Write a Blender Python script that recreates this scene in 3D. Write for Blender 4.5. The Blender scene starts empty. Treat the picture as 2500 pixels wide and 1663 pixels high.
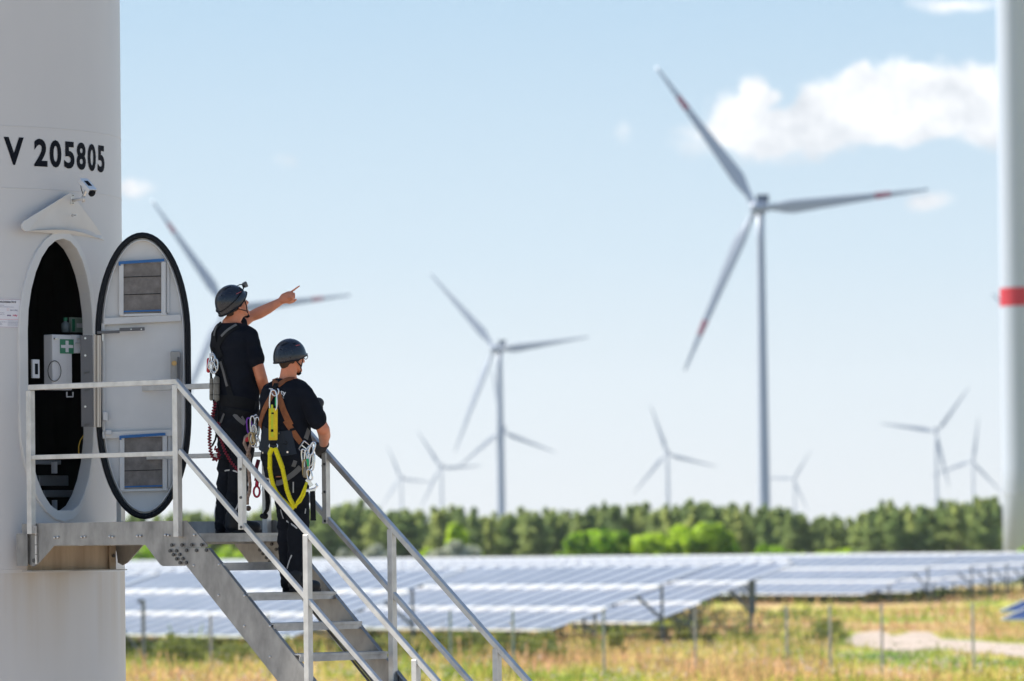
import bpy, bmesh, math, random
import numpy as np
from mathutils import Vector, Matrix, noise
from mathutils.bvhtree import BVHTree
R = math.radians
WORK = bpy.data.scenes.new('work')      # a scratch scene to evaluate single objects in, removed at the end
def baked(o, *helpers):
    for q in (o,) + helpers: WORK.collection.objects.link(q)
    vl = WORK.view_layers[0]; vl.update(); dg = vl.depsgraph
    me = bpy.data.meshes.new_from_object(o.evaluated_get(dg))
    for q in (o,) + helpers: WORK.collection.objects.unlink(q)
    return me
random.seed(7)
rng = np.random.default_rng(7)
sc = bpy.context.scene
COL = sc.collection

# ---------------------------------------------------------------- camera
F = 13000.0            # focal length in photo pixels (2500 wide)
CAMZ = 3.7
PITCH = math.atan(509 / F)
ROLL = 0.0120
cp, sp = math.cos(PITCH), math.sin(PITCH)
cr, sr = math.cos(ROLL), math.sin(ROLL)
_r0, _u0, _f = Vector((1, 0, 0)), Vector((0, -sp, cp)), Vector((0, cp, sp))
_r = _r0 * cr - _u0 * sr
_u = _u0 * cr + _r0 * sr
cam_d = bpy.data.cameras.new("camera")
cam = bpy.data.objects.new("camera", cam_d); COL.objects.link(cam)
m = Matrix.Identity(4)
for i in range(3):
    m[i][0], m[i][1], m[i][2] = _r[i], _u[i], -_f[i]
m.translation = (0, 0, CAMZ)
cam.matrix_world = m
cam_d.sensor_width = 36
cam_d.lens = F / 2500 * 36
cam_d.clip_start = 0.5; cam_d.clip_end = 40000
cam_d.dof.use_dof = True
cam_d.dof.focus_distance = 40.2
cam_d.dof.aperture_fstop = 3.2
sc.camera = cam
sc.view_settings.view_transform = 'Standard'
sc.view_settings.look = 'None'
sc.view_settings.exposure = 0.70
sc.view_settings.gamma = 1.0

def ray(px, py):
    return _f + (_r * (px - 1250) + _u * (831.5 - py)) / F
def pt(px, py, D):
    d = ray(px, py)
    v = d * (D / d.y)
    return Vector((v.x, v.y, v.z + CAMZ))

# ---------------------------------------------------------------- sun and sky
SUN_EL, SUN_B = R(42), R(24)     # elevation; sun stands to the left and B beyond the picture plane
sdir = Vector((-math.cos(SUN_B) * math.cos(SUN_EL), math.sin(SUN_B) * math.cos(SUN_EL), math.sin(SUN_EL)))
sun_d = bpy.data.lights.new("sun", 'SUN'); sun_d.energy = 4.7; sun_d.angle = R(0.55); sun_d.color = (1.0, 0.95, 0.87)
sun = bpy.data.objects.new("sun", sun_d); COL.objects.link(sun)
sun.rotation_euler = (-sdir).to_track_quat('-Z', 'Y').to_euler()

W = bpy.data.worlds.new("World"); sc.world = W; W.use_nodes = True
nt = W.node_tree; N = nt.nodes; L = nt.links
N.clear()
def nd(tree, typ, **kw):
    n = tree.nodes.new(typ)
    for k, v in kw.items(): setattr(n, k, v)
    return n
def wmath(op, a, b=None, c=None, clamp=False):
    n = nd(nt, 'ShaderNodeMath', operation=op, use_clamp=clamp)
    for i, v in enumerate((a, b, c)):
        if v is None: continue
        if isinstance(v, (int, float)): n.inputs[i].default_value = v
        else: L.new(v, n.inputs[i])
    return n.outputs[0]
sky = nd(nt, 'ShaderNodeTexSky', sky_type='NISHITA', sun_disc=False)
sky.sun_elevation = SUN_EL
sky.sun_rotation = math.atan2(sdir.x, sdir.y)
sky.air_density = 1.0; sky.dust_density = 0.6; sky.ozone_density = 1.5; sky.altitude = 100
tc = nd(nt, 'ShaderNodeTexCoord')
sep = nd(nt, 'ShaderNodeSeparateXYZ'); L.new(tc.outputs['Generated'], sep.inputs[0])
X, Y, Z = sep.outputs
ysafe = wmath('MAXIMUM', Y, 0.02)
u = wmath('DIVIDE', X, ysafe)       # tangent of azimuth ahead of the camera
v = wmath('DIVIDE', Z, ysafe)       # tangent of elevation
front = wmath('GREATER_THAN', Y, 0.3)
# the low sky: pale at the horizon, clear blue higher up
ramp = nd(nt, 'ShaderNodeValToRGB')
L.new(wmath('MULTIPLY', Z, 4.0, clamp=True), ramp.inputs[0])
cr_ = ramp.color_ramp
def lin(c): return tuple(((x / 255 + 0.055) / 1.055) ** 2.4 if x > 10 else x / 255 / 12.92 for x in c)
SK = 1 / 1.537
stops = [(0.0, (243, 245, 244)), (0.04, (240, 244, 244)), (0.12, (229, 240, 244)), (0.22, (208, 229, 242)), (0.40, (182, 213, 236)), (0.75, (150, 192, 226)), (1.0, (138, 180, 218))]
while len(cr_.elements) < len(stops): cr_.elements.new(0.5)
for e, (p, c) in zip(cr_.elements, stops):
    e.position = p; e.color = tuple(x * SK for x in lin(c)) + (1,)
skys = nd(nt, 'ShaderNodeVectorMath', operation='SCALE'); L.new(sky.outputs[0], skys.inputs[0]); skys.inputs['Scale'].default_value = 0.105
hi = wmath('MULTIPLY_ADD', Z, 3.0, -0.6, clamp=True)      # hand over to the physical sky above about 12 degrees
mx = nd(nt, 'ShaderNodeMix', data_type='RGBA'); L.new(hi, mx.inputs[0]); L.new(ramp.outputs[0], mx.inputs[6]); L.new(skys.outputs[0], mx.inputs[7])
# clouds, as sums of soft ellipses broken by noise (u,v are directions in the sky)
comb = nd(nt, 'ShaderNodeCombineXYZ'); L.new(u, comb.inputs[0]); L.new(v, comb.inputs[1])
def wnoise(scale, detail, rough=0.6, off=0.0):
    n = nd(nt, 'ShaderNodeTexNoise'); n.noise_dimensions = '3D'
    n.inputs['Scale'].default_value = scale; n.inputs['Detail'].default_value = detail; n.inputs['Roughness'].default_value = rough
    a = nd(nt, 'ShaderNodeVectorMath', operation='ADD'); L.new(comb.outputs[0], a.inputs[0]); a.inputs[1].default_value = (off, off * 2, off)
    L.new(a.outputs[0], n.inputs['Vector'])
    return n.outputs[0]
n1 = wnoise(70, 8, 0.62); n2 = wnoise(160, 5, 0.6, 3.1); n3 = wnoise(38, 4, 0.55, 7.7)
uw = wmath('ADD', u, wmath('MULTIPLY', wmath('SUBTRACT', n1, 0.5), 0.013))
vw = wmath('ADD', v, wmath('MULTIPLY', wmath('SUBTRACT', n3, 0.5), 0.012))
def sky_uv(px, py):
    d = ray(px, py); return d.x / d.y, d.z / d.y
def ell(px, py, rx, ry, k=1.0):
    cu, cv = sky_uv(px, py)
    a = wmath('DIVIDE', wmath('SUBTRACT', uw, cu), rx / F)
    b = wmath('DIVIDE', wmath('SUBTRACT', vw, cv), ry / F)
    d = wmath('SQRT', wmath('ADD', wmath('MULTIPLY', a, a), wmath('MULTIPLY', b, b)))
    return wmath('MULTIPLY', wmath('SUBTRACT', 1.0, d), k)
ells = [(1800, 290, 110, 75), (1880, 320, 150, 70), (2010, 290, 120, 95), (2110, 250, 120, 100), (2230, 240, 130, 115),
        (2340, 230, 130, 120), (2420, 280, 140, 110), (2330, 195, 75, 75), (2245, 190, 60, 55), (2090, 195, 60, 50), (1850, 235, 60, 45), (2200, 320, 230, 50), (2600, 300, 240, 120)]
acc = None
for e in ells:
    o = ell(*e)
    acc = o if acc is None else wmath('MAXIMUM', acc, o)
edge = wmath('ADD', acc, wmath('MULTIPLY', wmath('SUBTRACT', n2, 0.5), 0.8))
mask = nd(nt, 'ShaderNodeMapRange'); mask.interpolation_type = 'SMOOTHSTEP'
L.new(edge, mask.inputs[0]); mask.inputs[1].default_value = 0.0; mask.inputs[2].default_value = 0.38
wisps = [(325, 466, 62, 30, 1.2), (2270, 515, 78, 30, 1.2), (2330, 2, 140, 22, .75), (1640, 0, 90, 16, .45), (700, 388, 40, 20, .3), (1522, 318, 30, 26, .3), (1700, 300, 60, 30, .35),
         (1900, 372, 160, 30, .35), (1720, 340, 90, 40, .35)]
acc2 = None
for e in wisps:
    o = wmath('MULTIPLY', wmath('MAXIMUM', ell(*e[:4]), 0.0), e[4] * 2.0)
    acc2 = o if acc2 is None else wmath('MAXIMUM', acc2, o)
wis = wmath('MULTIPLY', acc2, wmath('MULTIPLY_ADD', n2, 1.6, -0.1, clamp=True), clamp=True)
cm = wmath('MULTIPLY', wmath('MAXIMUM', mask.outputs[0], wis), front, clamp=True)
# cloud body: white, slightly grey toward its base and in folds
g1 = wmath('MULTIPLY_ADD', wmath('SUBTRACT', v, sky_uv(2100, 330)[1]), 45.0, 0.35, clamp=True)
n4 = wnoise(95, 6, 0.6, 1.7)
g2 = wmath('ADD', wmath('MULTIPLY', g1, 0.65), wmath('MULTIPLY_ADD', n4, 3.2, -1.45), clamp=True)
cc = nd(nt, 'ShaderNodeMix', data_type='RGBA'); L.new(g2, cc.inputs[0])
cc.inputs[6].default_value = tuple(x * SK for x in lin((222, 227, 233))) + (1,)
cc.inputs[7].default_value = tuple(x * SK * 1.22 for x in lin((253, 253, 253))) + (1,)
mx2 = nd(nt, 'ShaderNodeMix', data_type='RGBA'); L.new(cm, mx2.inputs[0]); L.new(mx.outputs[2], mx2.inputs[6]); L.new(cc.outputs[2], mx2.inputs[7])
bg = nd(nt, 'ShaderNodeBackground'); L.new(mx2.outputs[2], bg.inputs[0]); bg.inputs[1].default_value = 1.0
out = nd(nt, 'ShaderNodeOutputWorld'); L.new(bg.outputs[0], out.inputs[0])

# ---------------------------------------------------------------- materials
def mat(name, col, rough=0.6, metal=0.0, var=0.0, vscale=5.0, bump=0.0, bscale=40.0, col2=None, trans=0.0, spec=0.5, rnd=0.0, stretch=None, coat=0.0, fac=(0.35, 0.65), detail=5.0, sheen=0.0):
    M = bpy.data.materials.new(name); M.use_nodes = True
    t = M.node_tree; b = t.nodes['Principled BSDF']
    b.inputs['Base Color'].default_value = (*col, 1); b.inputs['Roughness'].default_value = rough; b.inputs['Metallic'].default_value = metal
    b.inputs['Specular IOR Level'].default_value = spec
    if coat: b.inputs['Coat Weight'].default_value = coat; b.inputs['Coat Roughness'].default_value = 0.1
    src = None
    co = t.nodes.new('ShaderNodeTexCoord'); vec = co.outputs['Object']
    if stretch:
        mp = t.nodes.new('ShaderNodeMapping'); mp.inputs['Scale'].default_value = stretch; t.links.new(vec, mp.inputs[0]); vec = mp.outputs[0]
    if col2 is not None or var:
        n = t.nodes.new('ShaderNodeTexNoise'); n.inputs['Scale'].default_value = vscale; n.inputs['Detail'].default_value = detail; n.inputs['Roughness'].default_value = 0.6
        t.links.new(vec, n.inputs['Vector'])
        mr = t.nodes.new('ShaderNodeMapRange'); mr.inputs[1].default_value = fac[0]; mr.inputs[2].default_value = fac[1]; t.links.new(n.outputs[0], mr.inputs[0])
        mixn = t.nodes.new('ShaderNodeMix'); mixn.data_type = 'RGBA'; t.links.new(mr.outputs[0], mixn.inputs[0])
        c2 = col2 if col2 is not None else tuple(min(1, c * (1 + var)) for c in col)
        c1 = col if col2 is not None else tuple(c * (1 - var) for c in col)
        mixn.inputs[6].default_value = (*c1, 1); mixn.inputs[7].default_value = (*c2, 1)
        src = mixn.outputs[2]
    if rnd:
        oi = t.nodes.new('ShaderNodeObjectInfo'); hs = t.nodes.new('ShaderNodeHueSaturation')
        a = t.nodes.new('ShaderNodeMath'); a.operation = 'MULTIPLY_ADD'; a.inputs[1].default_value = rnd; a.inputs[2].default_value = 1 - rnd / 2
        t.links.new(oi.outputs['Random'], a.inputs[0]); t.links.new(a.outputs[0], hs.inputs['Value'])
        a2 = t.nodes.new('ShaderNodeMath'); a2.operation = 'MULTIPLY_ADD'; a2.inputs[1].default_value = -0.05; a2.inputs[2].default_value = 0.525
        t.links.new(oi.outputs['Random'], a2.inputs[0]); t.links.new(a2.outputs[0], hs.inputs['Hue'])
        if src: t.links.new(src, hs.inputs['Color'])
        else: hs.inputs['Color'].default_value = (*col, 1)
        src = hs.outputs[0]
    if src: t.links.new(src, b.inputs['Base Color'])
    if bump:
        n = t.nodes.new('ShaderNodeTexNoise'); n.inputs['Scale'].default_value = bscale; n.inputs['Detail'].default_value = 4
        t.links.new(vec, n.inputs['Vector'])
        bp = t.nodes.new('ShaderNodeBump'); bp.inputs['Strength'].default_value = bump; bp.inputs['Distance'].default_value = 0.01
        t.links.new(n.outputs[0], bp.inputs['Height']); t.links.new(bp.outputs[0], b.inputs['Normal'])
    if trans:
        tr = t.nodes.new('ShaderNodeBsdfTranslucent'); ms = t.nodes.new('ShaderNodeMixShader'); ms.inputs[0].default_value = trans
        if src: t.links.new(src, tr.inputs[0])
        else: tr.inputs[0].default_value = (*col, 1)
        t.links.new(b.outputs[0], ms.inputs[1]); t.links.new(tr.outputs[0], ms.inputs[2])
        t.links.new(ms.outputs[0], t.nodes['Material Output'].inputs[0])
    return M

# ---------------------------------------------------------------- object helpers
ORG = {}
def tag(o, label=None, cat=None, group=None, kind=None):
    if label: o['label'] = label
    if cat: o['category'] = cat
    if group: o['group'] = group
    if kind: o['kind'] = kind
    return o
def thing(name, loc, label, cat, group=None):
    o = bpy.data.objects.new(name, None); COL.objects.link(o); o.location = loc
    o.empty_display_size = 0.2
    ORG[o.name] = Vector(loc)
    return tag(o, label, cat, group)
def mk(name, verts, faces, material, parent=None, smooth=False, loc=None, mats=None, mi=None):
    org = ORG[parent.name] if parent is not None else (Vector(loc) if loc is not None else Vector((0, 0, 0)))
    me = bpy.data.meshes.new(name)
    if isinstance(verts, np.ndarray): verts = (verts - np.array(org)).tolist()
    else: verts = [tuple(Vector(q) - org) for q in verts]
    me.from_pydata(verts, [], faces if isinstance(faces, list) else faces.tolist())
    for mm in (mats or [material]): me.materials.append(mm)
    if mi is not None: me.polygons.foreach_set('material_index', mi)
    if smooth: me.polygons.foreach_set('use_smooth', [True] * len(me.polygons))
    me.update()
    o = bpy.data.objects.new(name, me); COL.objects.link(o)
    if parent is not None: o.parent = parent
    else: o.location = org
    ORG[o.name] = org
    return o
def fix_normals(o):
    bm = bmesh.new(); bm.from_mesh(o.data); bmesh.ops.recalc_face_normals(bm, faces=bm.faces[:]); bm.to_mesh(o.data); bm.free()
def bevel(o, w=0.003, seg=1):
    b = o.modifiers.new('bevel', 'BEVEL'); b.width = w; b.segments = seg; b.limit_method = 'ANGLE'
    return o

class MB:
    def __init__(s): s.v = []; s.f = []; s.mi = []; s.cur = 0
    def add(s, vs, fs):
        n = len(s.v); s.v += [tuple(q) for q in vs]; s.f += [[i + n for i in f] for f in fs]; s.mi += [s.cur] * len(fs); return s
    def box(s, c, ax, ay, az):
        c = Vector(c); ax, ay, az = Vector(ax), Vector(ay), Vector(az)
        vs = [c + ax * i + ay * j + az * k for k in (-1, 1) for j in (-1, 1) for i in (-1, 1)]
        fs = [(0, 2, 3, 1), (4, 5, 7, 6), (0, 1, 5, 4), (2, 6, 7, 3), (0, 4, 6, 2), (1, 3, 7, 5)]
        return s.add(vs, fs)
    def bar(s, p, q, w, h, up=(0, 0, 1)):
        p, q = Vector(p), Vector(q); d = (q - p); ln = d.length; d.normalize()
        side = d.cross(Vector(up))
        if side.length < 1e-4: side = d.cross(Vector((1, 0, 0)))
        side.normalize(); u2 = side.cross(d)
        return s.box((p + q) / 2, d * ln / 2, side * w / 2, u2 * h / 2)
    def prism(s, poly, ext):
        ext = Vector(ext); n = len(poly); vs = [Vector(q) for q in poly] + [Vector(q) + ext for q in poly]
        fs = [list(range(n))[::-1], [i + n for i in range(n)]] + [(i, (i + 1) % n, (i + 1) % n + n, i + n) for i in range(n)]
        return s.add(vs, fs)
    def tube(s, pts, rad, n=10, closed=False, caps=True, flat=1.0):
        pts = [Vector(q) for q in pts]; m_ = len(pts)
        rad = rad if isinstance(rad, (list, tuple)) else [rad] * m_
        vs = []; prev = None
        for i, q in enumerate(pts):
            a = pts[(i - 1) % m_] if (closed or i) else q; b = pts[(i + 1) % m_] if (closed or i < m_ - 1) else q
            t = (b - a)
            t = t.normalized() if t.length > 1e-9 else Vector((0, 0, 1))
            if prev is None:
                prev = t.orthogonal().normalized()
            prev = (prev - t * prev.dot(t)).normalized(); bn = t.cross(prev)
            for k in range(n):
                an = 2 * math.pi * k / n
                vs.append(q + prev * math.cos(an) * rad[i] + bn * math.sin(an) * rad[i] * flat)
        fs = []
        for i in range(m_ if closed else m_ - 1):
            for k in range(n):
                j = (i + 1) % m_
                fs.append((i * n + k, i * n + (k + 1) % n, j * n + (k + 1) % n, j * n + k))
        if caps and not closed:
            fs.append(list(range(n))[::-1]); fs.append([(m_ - 1) * n + k for k in range(n)])
        return s.add(vs, fs)
    def limb(s, pts, rad, n=14):
        # a tube with rounded ends
        pts = [Vector(q) for q in pts]; P = []; Rr = []
        d0 = (pts[0] - pts[1]).normalized(); d1 = (pts[-1] - pts[-2]).normalized()
        for a in (80, 55, 28): P.append(pts[0] + d0 * rad[0] * math.sin(R(a))); Rr.append(rad[0] * math.cos(R(a)))
        P += pts; Rr += list(rad)
        for a in (28, 55, 80): P.append(pts[-1] + d1 * rad[-1] * math.sin(R(a))); Rr.append(rad[-1] * math.cos(R(a)))
        return s.tube(P, Rr, n)
    def sphere(s, c, r, nu=16, nv=10, ax=None):
        c = Vector(c); r = Vector((r, r, r)) if isinstance(r, (int, float)) else Vector(r)
        ax = ax or (Vector((1, 0, 0)), Vector((0, 1, 0)), Vector((0, 0, 1)))
        vs = [c - ax[2] * r.z]
        for j in range(1, nv):
            th = math.pi * j / nv - math.pi / 2
            for i in range(nu):
                ph = 2 * math.pi * i / nu
                vs.append(c + ax[0] * r.x * math.cos(th) * math.cos(ph) + ax[1] * r.y * math.cos(th) * math.sin(ph) + ax[2] * r.z * math.sin(th))
        vs.append(c + ax[2] * r.z)
        fs = [(0, 1 + (i + 1) % nu, 1 + i) for i in range(nu)]
        for j in range(nv - 2):
            for i in range(nu):
                a = 1 + j * nu; b = a + nu
                fs.append((a + i, a + (i + 1) % nu, b + (i + 1) % nu, b + i))
        t = len(vs) - 1; a = 1 + (nv - 2) * nu
        fs += [(a + i, a + (i + 1) % nu, t) for i in range(nu)]
        return s.add(vs, fs)
    def rings(s, rs, n=24):
        # stack of elliptical horizontal rings: (centre, half width across, half depth, facing angle)
        vs = []
        for c, a, b, ph in rs:
            c = Vector(c); f = Vector((math.cos(ph), math.sin(ph), 0)); rt = Vector((math.sin(ph), -math.cos(ph), 0))
            for k in range(n):
                an = 2 * math.pi * k / n; ca, sa = math.cos(an), math.sin(an)
                e = 0.85
                vs.append(c + rt * a * math.copysign(abs(ca) ** e, ca) + f * b * math.copysign(abs(sa) ** e, sa))
        m_ = len(rs); fs = []
        for i in range(m_ - 1):
            for k in range(n): fs.append((i * n + k, i * n + (k + 1) % n, (i + 1) * n + (k + 1) % n, (i + 1) * n + k))
        fs.append(list(range(n))[::-1]); fs.append([(m_ - 1) * n + k for k in range(n)])
        return s.add(vs, fs)
    def cyl(s, p, q, r, n=16): return s.tube([p, q], r, n)
    def build(s, name, material, parent=None, smooth=False, loc=None, mats=None, bev=0):
        o = mk(name, s.v, s.f, material, parent, smooth, loc, mats, s.mi if mats else None)
        if bev: bevel(o, bev)
        return o

def remeshed(name, mb, voxel, material, parent, smooth_it=4, noise_amp=0.0, noise_scale=8.0):
    """union of closed pieces, as one continuous smooth surface"""
    o = mk(name, mb.v, mb.f, material, parent)
    fix_normals(o)
    r = o.modifiers.new('r', 'REMESH'); r.mode = 'VOXEL'; r.voxel_size = voxel
    sm = o.modifiers.new('s', 'SMOOTH'); sm.iterations = smooth_it; sm.factor = 0.5
    me = baked(o)
    o.modifiers.clear(); old = o.data; o.data = me; bpy.data.meshes.remove(old); me.name = name
    if noise_amp:
        nv = len(me.vertices); cc_ = np.empty(nv * 3, np.float32); me.vertices.foreach_get('co', cc_); cc_ = cc_.reshape(-1, 3)
        nn_ = np.empty(nv * 3, np.float32); me.vertex_normals.foreach_get('vector', nn_); nn_ = nn_.reshape(-1, 3)
        am = np.array([noise.noise(Vector((a * noise_scale, b * noise_scale, c * noise_scale * 1.6))) + 0.5 * noise.noise(Vector((a * noise_scale * 2.3, b * noise_scale * 2.3, c * noise_scale * 3.7))) for a, b, c in cc_.tolist()])
        me.vertices.foreach_set('co', (cc_ + nn_ * (noise_amp * am)[:, None]).ravel())
    me.polygons.foreach_set('use_smooth', [True] * len(me.polygons)); me.update()
    return o
def bvh_of(*objs):
    V = []; P = []
    for o in objs:
        n = len(V); org = ORG[o.name]
        V += [q.co + org for q in o.data.vertices]; P += [[i + n for i in p.vertices] for p in o.data.polygons]
    return BVHTree.FromPolygons(V, P)
CAMP = Vector((0, 0, CAMZ))
def drape(bvh, px, py, lift=0.004, default=40.0):
    d = ray(px, py).normalized()
    hit, nrm, _, _ = bvh.ray_cast(CAMP, d)
    if hit is None: return pt(px, py, default), Vector((0, -1, 0))
    if nrm.dot(d) > 0: nrm = -nrm
    return hit + nrm * lift, nrm
def resample(pts, step):
    out = []
    for a, b in zip(pts[:-1], pts[1:]):
        n = max(1, int(math.dist(a, b) / step))
        out += [tuple(a[k] + (b[k] - a[k]) * i / n for k in range(len(a))) for i in range(n)]
    return out + [tuple(pts[-1])]
def strap_geo(mb, bvh, pxpts, width, thick=0.004, lift=0.004, default=40.0, step=5.0):
    P = []; Nn = []
    for (x, y) in resample(pxpts, step):
        p, n = drape(bvh, x, y, lift, default); P.append(p); Nn.append(n)
    Q = []; M_ = []
    for i in range(len(P)):      # smooth along the strap
        lo, hi_ = max(0, i - 2), min(len(P), i + 3)
        Q.append(sum(P[lo:hi_], Vector()) / (hi_ - lo)); M_.append((sum(Nn[lo:hi_], Vector())).normalized())
    vs = []; n = len(Q)
    for i in range(n):
        t = (Q[min(i + 1, n - 1)] - Q[max(i - 1, 0)]).normalized(); s_ = t.cross(M_[i]).normalized()
        for a, b in ((-1, 0), (1, 0), (1, 1), (-1, 1)):
            vs.append(Q[i] + s_ * a * width / 2 + M_[i] * (b * thick))
    fs = [(4 * i + k, 4 * i + (k + 1) % 4, 4 * i + 4 + (k + 1) % 4, 4 * i + 4 + k) for i in range(n - 1) for k in range(4)]
    fs += [(3, 2, 1, 0), tuple(4 * (n - 1) + k for k in range(4))]
    mb.add(vs, fs)
    return mb
def text_mesh(body, size=1.0, offset=0.0, align='CENTER'):
    cu = bpy.data.curves.new('t', 'FONT'); cu.body = body; cu.size = size; cu.offset = offset; cu.align_x = align; cu.resolution_u = 4
    o = bpy.data.objects.new('t', cu)
    me = baked(o)
    vs = [tuple(q.co) for q in me.vertices]; fs = [list(p.vertices) for p in me.polygons]
    bpy.data.objects.remove(o); bpy.data.curves.remove(cu); bpy.data.meshes.remove(me)
    return vs, fs
# ================================================================= SETTING
# ---- ground
g_mat = bpy.data.materials.new('dry_meadow'); g_mat.use_nodes = True
def meadow(M, rough_only=False, trans=0.0, hv=0.0):
    t = M.node_tree; b = t.nodes['Principled BSDF']; b.inputs['Roughness'].default_value = 0.95; b.inputs['Specular IOR Level'].default_value = 0.1
    co = t.nodes.new('ShaderNodeTexCoord')
    def noi(scale, st, det=4):
        mp = t.nodes.new('ShaderNodeMapping'); mp.inputs['Scale'].default_value = st; t.links.new(co.outputs['Object'], mp.inputs[0])
        n = t.nodes.new('ShaderNodeTexNoise'); n.inputs['Scale'].default_value = scale; n.inputs['Detail'].default_value = det; t.links.new(mp.outputs[0], n.inputs['Vector']); return n.outputs[0]
    r = t.nodes.new('ShaderNodeValToRGB')
    add = t.nodes.new('ShaderNodeMath'); add.operation = 'MULTIPLY_ADD'; add.inputs[1].default_value = 0.35
    add2 = t.nodes.new('ShaderNodeMath'); add2.operation = 'SUBTRACT'; add2.inputs[1].default_value = 0.17
    t.links.new(noi(0.6, (1.0, .45, 0)), add.inputs[0]); t.links.new(noi(0.11, (1.0, .33, 0)), add.inputs[2]); t.links.new(add.outputs[0], add2.inputs[0]); t.links.new(add2.outputs[0], r.inputs[0])
    els = [(0.30, (.15, .24, .06)), (0.42, (.32, .38, .07)), (0.475, (.50, .47, .11)), (0.525, (.60, .45, .20)), (0.60, (.62, .38, .22)), (0.70, (.46, .42, .13))]
    while len(r.color_ramp.elements) < len(els): r.color_ramp.elements.new(.5)
    for e, (p, c) in zip(r.color_ramp.elements, els): e.position = p; e.color = (*c, 1)
    src = r.outputs[0]
    fine = noi(3.0 if not hv else 9.0, (1, 1, 1), 3)
    mm = t.nodes.new('ShaderNodeMix'); mm.data_type = 'RGBA'; mm.blend_type = 'MULTIPLY'; mm.inputs[0].default_value = 1.0
    r2 = t.nodes.new('ShaderNodeMapRange'); r2.inputs[1].default_value = .3; r2.inputs[2].default_value = .7; r2.inputs[3].default_value = .55 - hv * .2; r2.inputs[4].default_value = 1.45 + hv * .2
    t.links.new(fine, r2.inputs[0]); t.links.new(src, mm.inputs[6]); t.links.new(r2.outputs[0], mm.inputs[7]); src = mm.outputs[2]
    if not trans:      # unseen plain beyond the meadow, dulled to forest floor to lessen green bounce light
        g_ = t.nodes.new('ShaderNodeSeparateXYZ'); t.links.new(co.outputs['Object'], g_.inputs[0])
        mr = t.nodes.new('ShaderNodeMapRange'); mr.inputs[1].default_value = 430; mr.inputs[2].default_value = 560; t.links.new(g_.outputs[1], mr.inputs[0])
        m5 = t.nodes.new('ShaderNodeMix'); m5.data_type = 'RGBA'; t.links.new(mr.outputs[0], m5.inputs[0]); t.links.new(src, m5.inputs[6]); m5.inputs[7].default_value = (.13, .125, .09, 1); src = m5.outputs[2]
    t.links.new(src, b.inputs['Base Color'])
    if trans:
        tr = t.nodes.new('ShaderNodeBsdfTranslucent'); ms = t.nodes.new('ShaderNodeMixShader'); ms.inputs[0].default_value = trans
        t.links.new(src, tr.inputs[0]); t.links.new(b.outputs[0], ms.inputs[1]); t.links.new(tr.outputs[0], ms.inputs[2]); t.links.new(ms.outputs[0], t.nodes['Material Output'].inputs[0])
meadow(g_mat)
def ground_z(x, y):
    return 0.25 * noise.noise(Vector((x * .03, y * .02, 0))) - .1 if 100 < y < 330 else 0.0
xs = sorted(set(np.round(np.concatenate([np.linspace(-6000, 6000, 25), np.linspace(-60, 70, 66)]), 2).tolist()))
ys = sorted(set(np.round(np.concatenate([np.linspace(-400, 11500, 25), np.linspace(95, 335, 61)]), 2).tolist()))
gv = [(x, y, ground_z(x, y) if (-61 < x < 71) else 0.0) for y in ys for x in xs]
nx = len(xs)
gf = [[j * nx + i, j * nx + i + 1, (j + 1) * nx + i + 1, (j + 1) * nx + i] for j in range(len(ys) - 1) for i in range(nx - 1)]
ground = mk('ground', gv, gf, g_mat, smooth=True); tag(ground, kind='structure')

# ---- unseen gravel hardstanding round the tower, added to make bounce light neutral and warm
gravel = mat('sandy_gravel', (.42, .345, .275), .95, col2=(.52, .44, .35), vscale=2.5, bump=.4, bscale=30)
hv_ = [(x, y, .03 + .004 * noise.noise(Vector((x, y, 0)))) for y in np.linspace(-40, 108, 38) for x in np.linspace(-60, 60, 31)]
hf_ = [[j * 31 + i, j * 31 + i + 1, (j + 1) * 31 + i + 1, (j + 1) * 31 + i] for j in range(37) for i in range(30)]
tag(mk('unseen_gravel_bounce_pad', hv_, hf_, gravel, smooth=True), kind='structure')
# ---- sandy path
path_mat = mat('pale_sand', (.64, .53, .45), .95, vscale=1.0, col2=(.46, .36, .27), detail=8)
def on_ground(px, py, z=0.0):
    d = ray(px, py); return CAMP + d * ((z - CAMZ) / d.z)
pp = [(2055, 1560), (2090, 1542), (2150, 1538), (2180, 1548), (2230, 1540), (2270, 1541), (2300, 1556), (2380, 1560), (2440, 1568), (2520, 1572), (2600, 1575), (2600, 1612), (2500, 1603), (2430, 1594), (2350, 1590), (2290, 1584), (2200, 1588), (2140, 1582), (2090, 1574)]
pv = [on_ground(*q) for q in pp]
bm = bmesh.new(); fpath = bm.faces.new([bm.verts.new((q.x, q.y, 0)) for q in pv]); bmesh.ops.triangulate(bm, faces=[fpath])
bmesh.ops.subdivide_edges(bm, edges=bm.edges[:], cuts=5, use_grid_fill=True)
for q in bm.verts: q.co.z = ground_z(q.co.x, q.co.y) + .03
me = bpy.data.meshes.new('path'); bm.to_mesh(me); bm.free(); me.materials.append(path_mat)
po = bpy.data.objects.new('path', me); COL.objects.link(po); tag(po, kind='structure')
path_poly = [(q.x, q.y) for q in pv]
def in_poly(x, y, poly):
    c = False; n = len(poly)
    for i in range(n):
        x1, y1 = poly[i]; x2, y2 = poly[(i + 1) % n]
        if (y1 > y) != (y2 > y) and x < (x2 - x1) * (y - y1) / (y2 - y1) + x1: c = not c
    return c

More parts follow.
